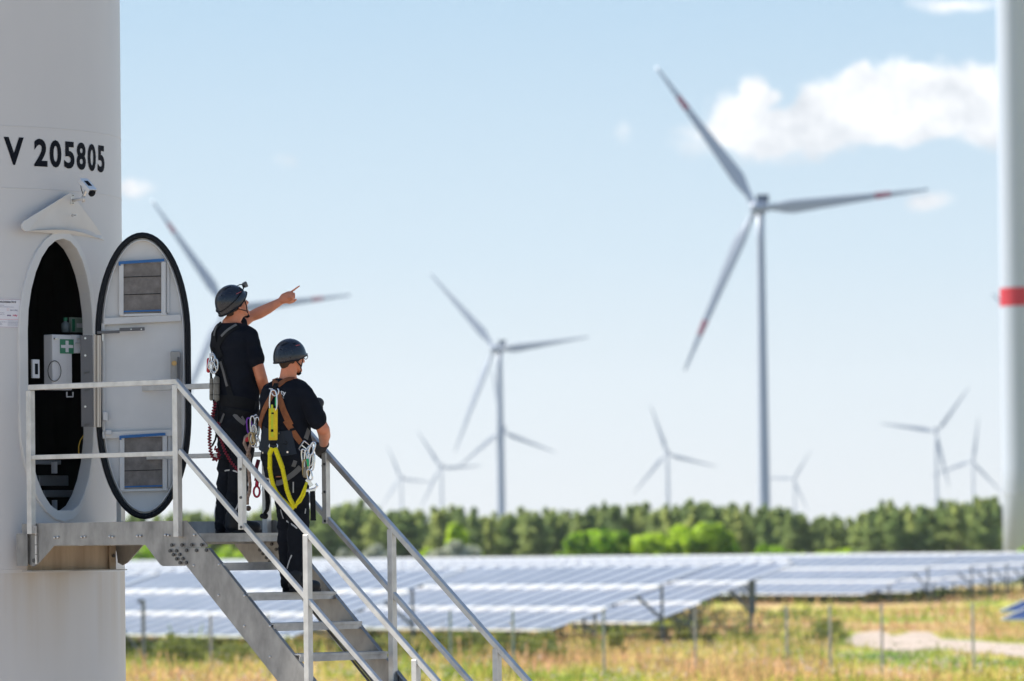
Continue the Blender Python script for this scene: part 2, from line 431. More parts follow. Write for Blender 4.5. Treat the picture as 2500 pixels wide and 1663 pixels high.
# ---- solar field geometry (needed by the grass too)
EX, EY = -0.551, 0.834       # along a row, to the left and away
NX, NY = 0.834, 0.551        # across a row, up the slope
ZL, ZH, DEP = 0.54, 2.96, 7.35
rows = []                    # low right corner (x, y), length
def low(px, D): return ((px - 1250) * D / F, D)
for px, D, ln in [(-70, 184, 30), (708, 191.4, 48), (1339, 200, 62), (1582, 217.9, 78), (1600, 239, 92), (1625, 260, 100), (1645, 281, 110), (1660, 304, 118),
                  (2102, 332, 150), (2215, 344, 160), (2265, 357, 165), (2312, 371, 170), (2362, 385, 175), (2410, 399, 180), (2452, 413, 185)]:
    rows.append((*low(px, D), ln))

# ---- grass stuff: many thin blades standing in the meadow
gb_mat = bpy.data.materials.new('meadow_grass'); gb_mat.use_nodes = True; meadow(gb_mat, trans=.5, hv=1.3)
def scatter(n, ymin, ymax, keep=None):
    # denser nearby; spread over what the camera sees with a margin
    y = ymin * (ymax / ymin) ** rng.random(n)
    x = (rng.random(n) * 1.16 - .56) * 2500 / F * y * 1.02 + (0.02 * y)
    return x, y
def blades(n, ymin, ymax, hmin, hmax, wid, lean, keepf=None):
    x, y = scatter(n, ymin, ymax)
    dens = np.array([noise.noise(Vector((a * .25, b * .09, 5.0))) for a, b in zip(x, y)])
    hmul = 0.55 + 0.9 * np.clip(dens + .5, 0, 1)
    k = np.array([not in_poly(a, b, path_poly) for a, b in zip(x, y)])
    x, y, hmul = x[k], y[k], hmul[k]
    n = len(x); z = np.array([ground_z(a, b) for a, b in zip(x, y)]) - .02
    hmul = np.where((x > (2030 - 1250) * y / F) & (y > 147) & (y < 200), hmul * .38, hmul)      # thin sward along the sandy path
    h = (hmin + (hmax - hmin) * rng.random(n) ** 1.5) * hmul; a = rng.random(n) * 6.283; w = wid * (0.5 + rng.random(n))
    dx, dy = np.cos(a) * w, np.sin(a) * w; lx, ly = rng.normal(0, lean, n) * h, rng.normal(0, lean, n) * h
    V = np.empty((n, 4, 3))
    V[:, 0] = np.stack([x - dx, y - dy, z], 1); V[:, 1] = np.stack([x + dx, y + dy, z], 1)
    V[:, 2] = np.stack([x + dx * .5 + lx, y + dy * .5 + ly, z + h], 1); V[:, 3] = np.stack([x - dx * .5 + lx, y - dy * .5 + ly, z + h * .96], 1)
    return V.reshape(-1, 3)
GV = np.concatenate([blades(56000, 132, 240, .10, .42, .022, .3), blades(14000, 240, 420, .15, .5, .05, .3), blades(2600, 134, 215, .45, .85, .03, .25)])
GF = np.arange(len(GV)).reshape(-1, 4)
gr = mk('grass', GV, GF, gb_mat); tag(gr, 'dry green and straw coloured meadow grass around the fence and solar panels', 'grass', kind='stuff')
fl_mat = mat('pale_blossom', (.75, .68, .62), .9, rnd=0.0, col2=(.62, .45, .42), vscale=1.5)
x, y = scatter(2600, 138, 190)
k = np.array([noise.noise(Vector((a * .22, b * .12, 11.0))) > .02 and not in_poly(a, b, path_poly) for a, b in zip(x, y)]); x, y = x[k], y[k]
mb = MB()
for a, b in zip(x, y):
    h = random.uniform(.22, .45); s_ = random.uniform(.025, .055); z0 = ground_z(a, b)
    mb.add([(a - s_, b, z0 + h), (a, b - s_, z0 + h + .01), (a + s_, b, z0 + h), (a, b + s_, z0 + h - .01), (a, b, z0 + h + s_), (a, b, z0 + h - s_)],
           [(0, 1, 4), (1, 2, 4), (2, 3, 4), (3, 0, 4), (1, 0, 5), (2, 1, 5), (3, 2, 5), (0, 3, 5)])
o = mb.build('wildflowers', fl_mat); tag(o, 'pale pink and white wildflower heads scattered in the dry meadow', 'flowers', kind='stuff')

# ---- weeds: low leafy masses under the tables
def leaf_cloud(n, cx, cy, cz, rx, ry, rz, size, lumps=6, hollow=.35, seed=0, lob=1.0):
    """leaf sized faces filling uneven lobes of a crown; returns vertices (n*4,3)"""
    g = np.random.default_rng(seed)
    L_ = []
    for i in range(lumps):
        a = g.random() * 6.283; rr = math.sqrt(g.random()) * (.62 if lob == 1.0 else .80)
        L_.append((math.cos(a) * rr, math.sin(a) * rr, (g.random() * 1.4 - .65) * math.sqrt(max(.05, 1 - rr * rr * (0.5 if lob == 1.0 else 1.3))), (.34 + g.random() * .3) * lob))
    if lob == 1.0: L_.append((0, 0, -.1, .6))
    L_ = np.array(L_)
    pick = g.integers(0, len(L_), n); d = g.normal(size=(n, 3)); d /= np.linalg.norm(d, axis=1)[:, None]
    r = (hollow + (1 - hollow) * g.random(n)) ** .6
    P = L_[pick, :3] + d * (L_[pick, 3] * r * (.85 + .3 * g.random(n)))[:, None]
    P = P * np.array([rx, ry, rz]) + np.array([cx, cy, cz])
    nrm = d + g.normal(0, .55, (n, 3)); nrm /= np.linalg.norm(nrm, axis=1)[:, None]
    t1 = np.cross(nrm, g.normal(size=(n, 3))); t1 /= np.linalg.norm(t1, axis=1)[:, None]; t2 = np.cross(nrm, t1)
    s_ = (size * (.5 + g.random(n)))[:, None]
    V = np.stack([P - t1 * s_ - t2 * s_ * .6, P + t1 * s_ - t2 * s_ * .6, P + t1 * s_ + t2 * s_ * .6, P - t1 * s_ + t2 * s_ * .6], 1)
    return V.reshape(-1, 3)
weed_mat = mat('dark_weeds', (.06, .10, .022), .8, col2=(.34, .36, .07), vscale=.5, trans=.4)
WV = []
for (lx, ly, ln) in rows[:4]:
    for k in range(26):
        t = random.uniform(-1, ln * .5); q = random.uniform(-.4, 5.5)
        x0, y0 = lx + EX * t + NX * q, ly + EY * t + NY * q
        h = random.uniform(.12, .34)
        WV.append(leaf_cloud(110, x0, y0, ground_z(x0, y0) + h * .6, random.uniform(.4, 1.0), random.uniform(.4, .9), h, .06, seed=random.randint(0, 9999)))
for k in range(76):
    px = random.uniform(300, 1520) if k < 68 else random.uniform(1650, 2100); D = random.uniform(176, 189) if k < 68 else random.uniform(196, 215)
    x0 = (px - 1250) * D / F; h = random.uniform(.25, .6)
    WV.append(leaf_cloud(130, x0, D, h * .6, random.uniform(.4, 1.0), random.uniform(.4, .9), h, .07, seed=random.randint(0, 9999)))
WV = np.concatenate(WV)
o = mk('weeds', WV, np.arange(len(WV)).reshape(-1, 4), weed_mat); tag(o, 'dark green weeds growing low in front of and beneath the solar tables', 'weeds', kind='stuff')

# ---- solar tables
glass = mat('panel_glass', (.37, .375, .40), .24, var=.1, vscale=.5, spec=.55)
glass.node_tree.nodes['Principled BSDF'].inputs['Coat Weight'].default_value = .3
backing = mat('panel_frame', (.03, .07, .17), .9, spec=.1)
alu_w = mat('bright_panel_edge', (.84, .85, .86), .45)
steel_d = mat('dark_galvanised_post', (.16, .18, .21), .55, metal=.3)
def solar(idx, lx, ly, ln):
    lab = {0: 'solar panel row nearest the big tower, half hidden behind its stairs', 1: 'solar panel row whose right end shows between the lower stair rails',
           2: 'solar panel row ending mid-meadow with two dark posts under its right end', 3: 'solar panel row just behind the one in mid meadow, ending a little farther right',
           8: 'far solar panel row with the longest flat front edge at the right'}.get(idx)
    far = None
    if lab is None:
        if idx < 8: lab = 'solar panel row seen only as a thin top edge behind the rows in mid meadow'; far = 'solar rows hidden behind the front rows'
        else: lab = 'distant solar panel row, ' + ('second', 'third', 'fourth', 'fifth', 'sixth', 'last')[idx - 9] + ' of the staggered row ends leading to the banded tower'; far = 'staggered far solar rows at the right'
    r_ = thing('solar_panel_row', (lx, ly, 0), lab, 'solar panels', far or 'rows of solar panels')
    ux = Vector((EX, EY, 0)); un = Vector((NX, NY, 0)); rise = (ZH - ZL) / DEP
    def P(t, q, dz=0.0): return Vector((lx, ly, ZL)) + ux * t + un * q + Vector((0, 0, q * rise + dz))
    sw = DEP / 3
    STEP = .15 if idx < 3 else .13
    for s_ in range(3):
        q0, q1 = s_ * sw, (s_ + 1) * sw - .02
        g = MB(); t = 0.0
        while t < ln:
            w = .98
            a, b, c, d = P(t, q0 + .02, -.02 + STEP), P(t + w, q0 + .02, -.02 + STEP), P(t + w, q1, 0.02), P(t, q1, 0.02)
            g.add([a, b, c, d, a - Vector((0, 0, .02)), b - Vector((0, 0, .02)), c - Vector((0, 0, .02)), d - Vector((0, 0, .02))], [(3, 2, 1, 0), (4, 5, 6, 7), (0, 1, 5, 4), (2, 3, 7, 6)])
            t += 1.33
        go = g.build('panel_strip', glass, r_)
        fr = MB(); a, b, c, d = P(.1, q0, -.045 + STEP), P(ln, q0, -.045 + STEP), P(ln, q1, -.0), P(.1, q1, -.0)
        dn = Vector((0, 0, .03)); fr.add([a, b, c, d, a - dn, b - dn, c - dn, d - dn], [(3, 2, 1, 0), (4, 5, 6, 7), (0, 1, 5, 4), (2, 3, 7, 6), (1, 2, 6, 5), (3, 0, 4, 7)])
        fr.build('backing_frame', backing, go)
        e = MB(); hh = STEP + .02 if s_ else .07
        m0, m1 = P(0, q0, -.02 + STEP - hh / 2), P(ln, q0, -.02 + STEP - hh / 2)
        e.box((m0 + m1) / 2, (m1 - m0) / 2, un * .012, Vector((0, 0, hh / 2))); e.build('edge_profile', alu_w, go)
    e = MB(); m0, m1 = P(0, DEP, .0), P(ln, DEP, .0); e.box((m0 + m1) / 2, (m1 - m0) / 2, un * .02, Vector((0, 0, .03))); e.build('ridge_profile', alu_w, r_)
    npost = 0; t = .35
    while t < min(ln, 26):
        for q in (2.2, 5.3):
            p = MB(); top = P(t, q, -.05); p.bar((top.x, top.y, -.2), top, .11, .11)
            p.build('post', steel_d, r_)
            s2 = MB(); b2 = Vector((top.x, top.y, top.z * .42)); s2.bar(b2, P(t, q - 1.15, -.06), .09, .09); s2.build('brace', steel_d, r_)
        t += 5.32
    pr = MB()
    for q in (.9, 3.3, 5.9):
        pr.bar(P(.6, q, -.1), P(ln - .5, q, -.1), .07, .1)
    pr.build('purlin', steel_d, r_)
for i, (lx, ly, ln) in enumerate(rows): solar(i, lx, ly, ln)
# nearer panels peeping in at the right frame edge
glass2 = mat('blue_panel_glass', (.05, .09, .24), .2, spec=.8)
for k, (px, py, D) in enumerate([(2443, 1492, 168), (2446, 1512, 165)]):
    c0 = pt(px, py, D)
    t_ = thing('panel_table', c0, ['small blue solar panel cut by the right frame edge, upper of the pair', 'small blue solar panel cut by the right frame edge, lower of the pair'][k], 'solar panel', 'blue panels at the right edge')
    d1, d2 = Vector((.80, .6, .32)), Vector((.95, -.1, -.02))
    a = c0; g = MB(); g.prism([a, a + d2 * 2.4, a + d2 * 2.4 + d1 * 1.0, a + d1 * 1.0], (0, 0, -.03)); go = g.build('panel', glass2, t_)
    g = MB(); g.bar(a - Vector((0, 0, .015)), a + d2 * 2.4 - Vector((0, 0, .015)), .05, .06); g.bar(a, a + d1, .05, .05); g.build('frame', alu_w, t_)
    for f_ in (.5, 2.0):
        q = a + d2 * f_ + d1 * .5; g = MB(); g.bar((q.x, q.y, -.1), (q.x, q.y, q.z - .03), .07, .07); g.build('leg', steel_d, t_)

# ---- fence
galv = mat('galvanised_fence', (.42, .44, .46), .6, metal=.2)
fence = thing('mesh_fence', pt(1250, 1640, 157), 'thin grey wire mesh fence on slim posts across the meadow', 'fence')
fx = []
for px, base, D in [(507, 1654, 156), (646, 1654, 156), (1091, 1650, 157), (1244, 1648, 157), (1465, 1643, 157), (1688, 1640, 157), (1911, 1639, 157.5), (2017, 1639, 157.5), (2143, 1639, 157.5), (2365, 1634, 157.5), (2600, 1632, 158), (250, 1658, 156)]:
    x0 = (px - 1250) * D / F; fx.append((x0, D))
    p = MB(); z0 = ground_z(x0, D); p.bar((x0, D, z0 - .3), (x0, D, z0 + 2.0), .075, .075, (1, 0, 0)); p.cyl((x0, D, z0 + 2.0), (x0, D, z0 + 2.03), .045, 8); p.build('post', galv, fence)
fx.sort()
wm = MB()
for (a, b), (c, d) in zip(fx[:-1], fx[1:]):
    for h in np.arange(.1, 1.95, .2):
        wm.bar((a, b, ground_z(a, b) + h), (c, d, ground_z(c, d) + h), .006, .006)
    n_ = int((c - a) / .1)
    for i in range(1, n_):
        x0 = a + (c - a) * i / n_; y0 = b + (d - b) * i / n_; z0 = ground_z(x0, y0); wm.bar((x0, y0, z0 + .05), (x0, y0, z0 + 1.92), .004, .004, (1, 0, 0))
wm.build('wire_mesh', galv, fence)
p0 = pt(351, 1617, 170); t_ = thing('fence_corner_post', (p0.x, 170, 0), 'dark leaning-braced post standing just right of the big tower', 'post')
p = MB(); p.bar((p0.x, 170, -.2), (p0.x, 170, 2.2), .11, .11, (1, 0, 0)); p.box((p0.x - .06, 170, 2.18), (.11, 0, 0), (0, .06, 0), (0, 0, .05)); p.build('post', steel_d, t_)
p = MB(); p.bar((p0.x - .12, 170, .55), (p0.x - 1.1, 170.3, 1.9), .05, .05); p.build('brace', steel_d, t_)

# ---- trees
pine_mat = mat('pine_needles', (.22, .31, .10), .75, col2=(.54, .62, .21), vscale=.9, trans=.6, rnd=.5)
bark = mat('pine_bark', (.16, .095, .065), .9, var=.3, vscale=3)
pines = []
for k in range(6):
    H = 10.2; g = np.random.default_rng(100 + k)
    V = []
    nt_ = 7 + k % 3
    for j in range(nt_):
        fz = j / (nt_ - 1); z = H * (.34 + .60 * fz); rr = (2.35 - 1.65 * fz ** 1.5) * (.8 + .4 * g.random())
        a = g.random() * 6.28; off = (1 - fz) * .8
        V.append(leaf_cloud(240, math.cos(a) * off, math.sin(a) * off, z, rr, rr, 1.1, .21, lumps=5, seed=int(g.integers(1e6))))
    V.append(leaf_cloud(60, 0, 0, H * 1.0, .35, .35, .9, .13, lumps=3, seed=k))
    V = np.concatenate(V)
    t_ = thing('pine_tree', (0, 0, 0), 'slender pine in the dark wood behind the solar field', 'tree', 'pine trees of the far wood')
    mk('crown', V, np.arange(len(V)).reshape(-1, 4), pine_mat, t_)
    tb = MB(); tb.tube([(0, 0, -.3), (.05, 0, 3), (.1, .05, 6.5), (.02, 0, H * .98)], [.22, .18, .11, .03], 7)
    for j in range(6):
        z = H * (.38 + .09 * j); a = j * 2.4; tb.tube([(0.06, 0, z), (math.cos(a) * 1.2, math.sin(a) * 1.2, z + .5)], [.06, .02], 5)
    tb.build('trunk', bark, t_, smooth=True)
    pines.append(t_)
def copy_tree(o, parent=None):
    c = o.copy(); COL.objects.link(c)
    if parent is not None: c.parent = parent
    for ch in o.children: copy_tree(ch, c)
    return c
spots = []
for row, (D, cnt, hs) in enumerate([(760, 74, 1.0), (775, 74, 1.0), (795, 72, 1.06), (820, 66, 1.12)]):
    for i in range(cnt):
        px = 230 + (2540 - 230) * (i + .5 + random.uniform(-.3, .3)) / cnt
        # the skyline dips a little between 1900 and 2050
        prof = 1.0 + .05 * math.sin(px * .008 + 1) + .03 * math.sin(px * .03) - (.09 if 1920 < px < 2120 else 0)+ (.03 if px < 900 else 0)
        spots.append((px, D + random.uniform(-6, 6), hs * prof * random.uniform(.93, 1.06)))
for i, (px, D, h) in enumerate(spots):
    o = pines[i] if i < 6 else copy_tree(pines[random.randrange(6)])
    s_ = h * .83
    o.location = ((px - 1250) * D / F, D, 0); o.rotation_euler = (0, 0, random.uniform(0, 6.28)); o.scale = (s_ * random.uniform(.95, 1.45), s_ * random.uniform(.95, 1.45), s_)

def bush(name, px, py_top, wpx, D, mats_, label, cat, seed, lumps=12, n=5200, depth=.8, leaf=.12):
    top = pt(px, py_top, D); x0 = top.x; H = top.z; rx = wpx / 2 * D / F * 1.22
    t_ = thing(name, (x0, D, 0), label, cat, 'bright shrubs in front of the pine wood')
    V = leaf_cloud(n, x0, D, H * .54, rx * .95, rx * depth, H * .50, leaf * 1.5, lumps=int(lumps * 2), seed=seed, hollow=.8, lob=.56)
    V[:, 2] = np.maximum(V[:, 2], .03)
    mk('crown', V, np.arange(len(V)).reshape(-1, 4), mats_, t_)
    tb = MB()
    for j in range(5):
        a = j * 1.26; tb.tube([(x0, D, -.2), (x0 + math.cos(a) * rx * .2, D + math.sin(a) * rx * .2, H * .3), (x0 + math.cos(a) * rx * .5, D + math.sin(a) * rx * .4, H * .65)], [.14, .09, .03], 6)
    tb.build('trunk', bark, t_, smooth=True)
br = mat('bright_leaves', (.07, .20, .015), .6, col2=(.50, .72, .06), vscale=.7, fac=(.40, .55), trans=.55)
br2 = mat('yellow_green_leaves', (.12, .28, .02), .6, col2=(.64, .80, .06), vscale=.7, fac=(.37, .53), trans=.55)
sil = mat('silvery_leaves', (.42, .46, .32), .7, col2=(.62, .63, .50), vscale=.9, trans=.3)
bush('leafy_shrub', 1413, 1294, 110, 560, br, 'bright green shrub, left part of the big clump behind the panels', 'shrub', 11)
bush('leafy_shrub', 1500, 1277, 150, 565, br, 'tall bright green shrub, right part of the big clump behind the panels', 'shrub', 12, n=7000)
bush('leafy_shrub', 1610, 1292, 110, 560, br2, 'yellow-green shrub beginning the second clump under the big turbine', 'shrub', 13)
bush('leafy_shrub', 1712, 1279, 150, 566, br2, 'broad yellow-green shrub right under the foot of the big turbine tower', 'shrub', 14, n=7000)
bush('leafy_shrub', 1770, 1318, 70, 566, br, 'small green shrub ending the clump under the big turbine', 'shrub', 15, n=2500)
bush('leafy_shrub', 1866, 1330, 75, 570, br, 'low green shrub right of the big turbine tower, first in the low line', 'shrub', 16, n=2600)
bush('leafy_shrub', 1918, 1327, 56, 570, br, 'low round green shrub, second in the low line right of the big turbine', 'shrub', 17, n=2200)
bush('leafy_shrub', 1972, 1340, 44, 570, br2, 'tiny yellow-green shrub in the low line right of the big turbine', 'shrub', 18, n=1500)
bush('leafy_shrub', 2036, 1334, 90, 570, br2, 'low wide yellow-green shrub at the right end of the low line', 'shrub', 19, n=2600)
bush('leafy_shrub', 1127, 1276, 84, 575, br2, 'upright yellow-green tree rising above the silvery shrub', 'tree', 20, n=3400, leaf=.15)
bush('leafy_shrub', 1040, 1342, 60, 560, br2, 'small yellow-green shrub left of the silvery shrub', 'shrub', 21, n=1800)
bush('silvery_shrub', 1114, 1324, 118, 550, sil, 'round silvery white shrub in front of the yellow-green tree', 'shrub', 22, n=4200)
bush('silvery_shrub', 925, 1332, 84, 550, sil, 'silvery white shrub seen between the far stair rails', 'shrub', 23, n=3000)
bush('silvery_shrub', 850, 1340, 50, 550, sil, 'small silvery shrub just left of the far stair rail', 'shrub', 24, n=1600)
bush('leafy_shrub', 345, 1330, 90, 560, br, 'green shrub seen under the stair platform', 'shrub', 25, n=2600)
bush('leafy_shrub', 560, 1325, 110, 560, br2, 'pale green shrub seen between the stair treads', 'shrub', 26, n=2600)
bush('leafy_shrub', 2500, 1338, 60, 450, br, 'dark green shrub at the foot of the red-banded tower', 'shrub', 27, n=2600)
bush('leafy_shrub', 2400, 1352, 50, 470, br2, 'small yellow-green shrub left of the red-banded tower', 'shrub', 28, n=1500)

# ---- wind turbines
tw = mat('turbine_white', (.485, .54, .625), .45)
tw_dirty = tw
red = mat('marking_red', (.55, .03, .05), .5)
red_b = mat('blade_marking_red', (.40, .07, .14), .5)
dark_cool = mat('cooler_dark', (.06, .10, .16), .5)
def blade_mesh(Rr, banded=True):
    secs = []; n = 16
    for i in range(33):
        f = i / 32; r = 1.2 + (Rr - 1.2) * f
        if f < .045: ch, th = 2.3, 2.3
        elif f < .2:
            k = (f - .045) / .155; k = k * k * (3 - 2 * k); ch = 2.3 + (5.3 - 2.3) * k; th = 2.3 + (1.15 - 2.3) * k
        else:
            k = (f - .2) / .8; ch = 4.5 * (1 - k) ** 1.0 + .8; th = 1.15 * (1 - k) + .1
        tw_ = R(14) * (1 - f) ** 1.5
        off = -ch * .18 if f > .045 else 0
        ring = []
        for j in range(n):
            a = 2 * math.pi * j / n
            xx = math.cos(a) * ch / 2 + off; yy = math.sin(a) * th / 2 * (1 if f < .045 else (.55 + .45 * math.cos(a)))
            ring.append((xx * math.cos(tw_) - yy * math.sin(tw_), xx * math.sin(tw_) + yy * math.cos(tw_), r))
        secs.append((f, ring))
    V = [q for _, r in secs for q in r]; Fs = []; mi = []
    for i in range(len(secs) - 1):
        fm = (secs[i][0] + secs[i + 1][0]) / 2
        for j in range(n): Fs.append([i * n + j, i * n + (j + 1) % n, (i + 1) * n + (j + 1) % n, (i + 1) * n + j]); mi.append(1 if banded and .70 < fm < .785 else 0)
    Fs.append([(len(secs) - 1) * n + j for j in range(n)]); mi.append(0)
    me = bpy.data.meshes.new('blade'); me.from_pydata(V, [], Fs); me.materials.append(tw); me.materials.append(red_b)
    me.polygons.foreach_set('material_index', mi); me.polygons.foreach_set('use_smooth', [True] * len(Fs)); me.update()
    return me
BL = blade_mesh(68.0); BLP = blade_mesh(68.0, False)
def turbine(hx, hy, Rpx, angs, yaw, base_px, label, wscale=1.0, band=None, group='wind turbines on the horizon', D=None, hubz=None, tip_r=1.35):
    D = D or 68.0 * F / Rpx
    hub = pt(hx, hy, D)
    if hubz: hub.z = hubz
    ax = Vector((-math.sin(yaw), -math.cos(yaw), 0))      # rotor axis, pointing at the wind
    base = hub - ax * 5.2; base.z = 0
    t_ = thing('wind_turbine', base, label, 'wind turbine', group)
    r0, r1 = 2.15 * wscale, tip_r * wscale
    Ht = hub.z - 1.6; tb = MB()
    nseg = 12; tb.tube([(base.x, base.y, Ht * i / nseg - (.3 if i == 0 else 0)) for i in range(nseg + 1)], [r0 + (r1 - r0) * i / nseg for i in range(nseg + 1)], 40)
    tow = tb.build('tower', tw, t_, smooth=True)
    if band:
        for z0, z1 in band:
            rr = lambda z: r0 + (r1 - r0) * z / Ht
            b_ = MB(); b_.tube([(base.x, base.y, z0), (base.x, base.y, z1)], [rr(z0) + .012, rr(z1) + .012], 40, caps=False); b_.build('red_band', red, tow, smooth=True)
    hz = Vector((-ax.y, ax.x, 0)); up = Vector((0, 0, 1))
    nc = MB(); c = hub - ax * 5.5 + up * .3
    nc.box(c, ax * 4.2, hz * 1.9, up * 1.9); nac = nc.build('nacelle', tw, t_, bev=.4)
    nc = MB(); nc.box(hub - ax * 8.5 + up * 4.0, ax * .5, hz * 2.4, up * 1.5); nc.box(hub - ax * 8.2 + up * 2.35, ax * .3, hz * 1.7, up * .25); nc.build('cooler', dark_cool, nac)
    hb = MB(); hb.sphere(hub, (2.5, 2.5, 3.0), 18, 12, (hz, up, ax)); hb.build('hub', tw, t_, smooth=True)
    for i, a in enumerate(angs):
        d = hz * math.cos(R(a)) + up * math.sin(R(a))
        # turn: local z along the blade, local x across it in the rotor plane
        xx = (hz * -math.sin(R(a)) + up * math.cos(R(a)))
        M_ = Matrix((( xx.x, ax.x, d.x), (xx.y, ax.y, d.y), (xx.z, ax.z, d.z))).to_4x4()
        o = bpy.data.objects.new('blade', BL if Rpx in (437, 332, 222, 100) else BLP); COL.objects.link(o); o.parent = t_
        M_.translation = hub - base; o.matrix_local = M_
    return t_
Y20 = R(20)
turbine(1846, 507, 437, (125.5, 4, 244.5), Y20, 1863, 'largest turbine in full view, with red-banded blades, in front of the big cloud', 1.1)
turbine(549, 752, 332, (125.5, 4, 244.5), Y20, 556, 'turbine whose hub is hidden by the helmet of the pointing man', 1.0)
turbine(1207, 852, 276, (134.6, 4.4, 244.2), R(34), 1214, 'second largest clear turbine, one blade up left and two sunlit, right of the second man', 1.25)
turbine(1224, 1052, 149, (98, 338.5, 218), R(18), 1230, 'small turbine whose tower stands behind the second largest turbine tower', 1.0)
turbine(1075, 1142, 111, (123, 2, 242), R(20), 1077, 'small turbine left of the second largest, the right one of a pair', 1.1)
turbine(977, 1168, 92, (113, 353, 233), R(25), 979, 'smallest turbine at the left of the far pair, next to the stair rail', 1.1)
turbine(1628, 1108, 127, (108, 345, 229), R(10), 1631, 'small turbine standing alone between the two tall towers', 1.25)
turbine(1937, 1169, 88, (56, 178, 296), R(25), 1936, 'tiny pale turbine just right of the largest turbine tower', 1.0)
turbine(2285, 1055, 137, (53, 170.5, 283), R(5), 2284, 'small turbine at the right with one blade reaching up right, one flat left', 1.0)
turbine(2374, 1126, 110, (81, 199, 313), R(15), 2375, 'small turbine close to the red-banded tower, one blade straight up', 1.0)
turbine(2562, 876, 222, (131, 10, 250), Y20, 2570, 'turbine hidden by the red-banded tower, one blade tip showing at its left', 1.0)
# the tower at the right frame edge
turbine(2461, 500, 100, (90, 210, 330), Y20, 2510, 'close white turbine tower with one red band at the right frame edge', 1.05, band=[(25.5, 27.2)], D=486, hubz=128, tip_r=1.85)
rt_ = bpy.data.objects['wind_turbine.011'] if 'wind_turbine.011' in bpy.data.objects else None
if rt_:
    tw_o = [c for c in rt_.children if c.name.startswith('tower')][0]; ro = rt_.location; fl = MB()
    for zz, rr_ in ((8.2, 2.245), (.4, 2.30)): fl.tube([(ro.x + rr_ * math.cos(2 * math.pi * i / 48), ro.y + rr_ * math.sin(2 * math.pi * i / 48), zz) for i in range(48)], .05, 6, closed=True)
    fl.build('flange_ring', galv, tw_o, smooth=True)
# ================================================================= NEAR TOWER AND STAIRS
TH = R(50)
rh = Vector((math.sin(TH), -math.cos(TH), 0)); wh = Vector((math.cos(TH), math.sin(TH), 0)); up = Vector((0, 0, 1))
_k = pt(440, 1271, 40.0)
K0 = Vector((_k.x, _k.y, 0))
def S(s, w, z): return K0 + rh * s + wh * w + up * z       # z above the ground
def on_w(px, py, w):
    """the (s, z) where the sight line meets the vertical plane at distance w across the stairs"""
    d = ray(px, py); o = CAMP - (K0 + wh * w)
    t = -o.dot(wh) / d.dot(wh); q = o + d * t
    return q.dot(rh), q.z
def on_s(px, py, s):
    d = ray(px, py); o = CAMP - (K0 + rh * s)
    t = -o.dot(rh) / d.dot(rh); q = o + d * t
    return q.dot(wh), q.z
RT, SD, WC = 1.73, -1.74, 0.49
TC = S(SD - RT, WC, 0)

white_p = mat('tower_paint', (.575, .57, .575), .42, col2=(.625, .615, .61), vscale=.8, stretch=(1, 1, .25), bump=.03, bscale=3)
# rust coloured streaks low under the platform bracket stay with the paint
def add_streaks(M, z_top, z_bot):
    t = M.node_tree; b = t.nodes['Principled BSDF']; src = b.inputs['Base Color'].links[0].from_socket
    co = t.nodes.new('ShaderNodeTexCoord'); sp_ = t.nodes.new('ShaderNodeSeparateXYZ'); t.links.new(co.outputs['Object'], sp_.inputs[0])
    mp = t.nodes.new('ShaderNodeMapping'); mp.inputs['Scale'].default_value = (3, 3, .12); t.links.new(co.outputs['Object'], mp.inputs[0])
    n = t.nodes.new('ShaderNodeTexNoise'); n.inputs['Scale'].default_value = 1.6; n.inputs['Detail'].default_value = 5; t.links.new(mp.outputs[0], n.inputs[0])
    r1 = t.nodes.new('ShaderNodeMapRange'); r1.inputs[1].default_value = .42; r1.inputs[2].default_value = .75; t.links.new(n.outputs[0], r1.inputs[0])
    r2 = t.nodes.new('ShaderNodeMapRange'); r2.inputs[1].default_value = z_bot; r2.inputs[2].default_value = z_top; t.links.new(sp_.outputs[2], r2.inputs[0])
    lt = t.nodes.new('ShaderNodeMath'); lt.operation = 'LESS_THAN'; lt.inputs[1].default_value = z_top; t.links.new(sp_.outputs[2], lt.inputs[0])
    m1 = t.nodes.new('ShaderNodeMath'); m1.operation = 'MULTIPLY'; t.links.new(r1.outputs[0], m1.inputs[0]); t.links.new(r2.outputs[0], m1.inputs[1])
    m2 = t.nodes.new('ShaderNodeMath'); m2.operation = 'MULTIPLY'; t.links.new(m1.outputs[0], m2.inputs[0]); t.links.new(lt.outputs[0], m2.inputs[1])
    mx_ = t.nodes.new('ShaderNodeMix'); mx_.data_type = 'RGBA'; t.links.new(m2.outputs[0], mx_.inputs[0]); t.links.new(src, mx_.inputs[6]); mx_.inputs[7].default_value = (.50, .42, .33, 1)
    t.links.new(mx_.outputs[2], b.inputs['Base Color'])
add_streaks(white_p, 3.56, 2.75)
white_d = mat('door_paint', (.62, .62, .615), .5, var=.06, vscale=2, bump=.02, bscale=30)
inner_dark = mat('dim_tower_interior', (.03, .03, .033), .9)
rubber = mat('black_rubber', (.008, .010, .014), .6, spec=.2)
alu = mat('aluminium_rail', (.62, .61, .59), .42, metal=.55, var=.12, vscale=9, bump=.03, bscale=60)
steel = mat('galvanised_steel', (.20, .195, .19), .48, metal=.55, col2=(.42, .41, .395), vscale=6, bump=.06, bscale=45, stretch=(1, 1, .5), fac=(.3, .7), detail=8)
steel_i = steel
bolt_m = mat('bolt_steel', (.10, .10, .10), .5, metal=.7)
rivet_m = mat('bright_rivet', (.62, .62, .62), .3, metal=.8)
ink = mat('dark_lettering', (.006, .008, .014), .7, spec=.1)

tower = thing('wind_turbine_tower', TC, 'huge off-white tubular tower filling the left edge, with an oval doorway', 'turbine tower')
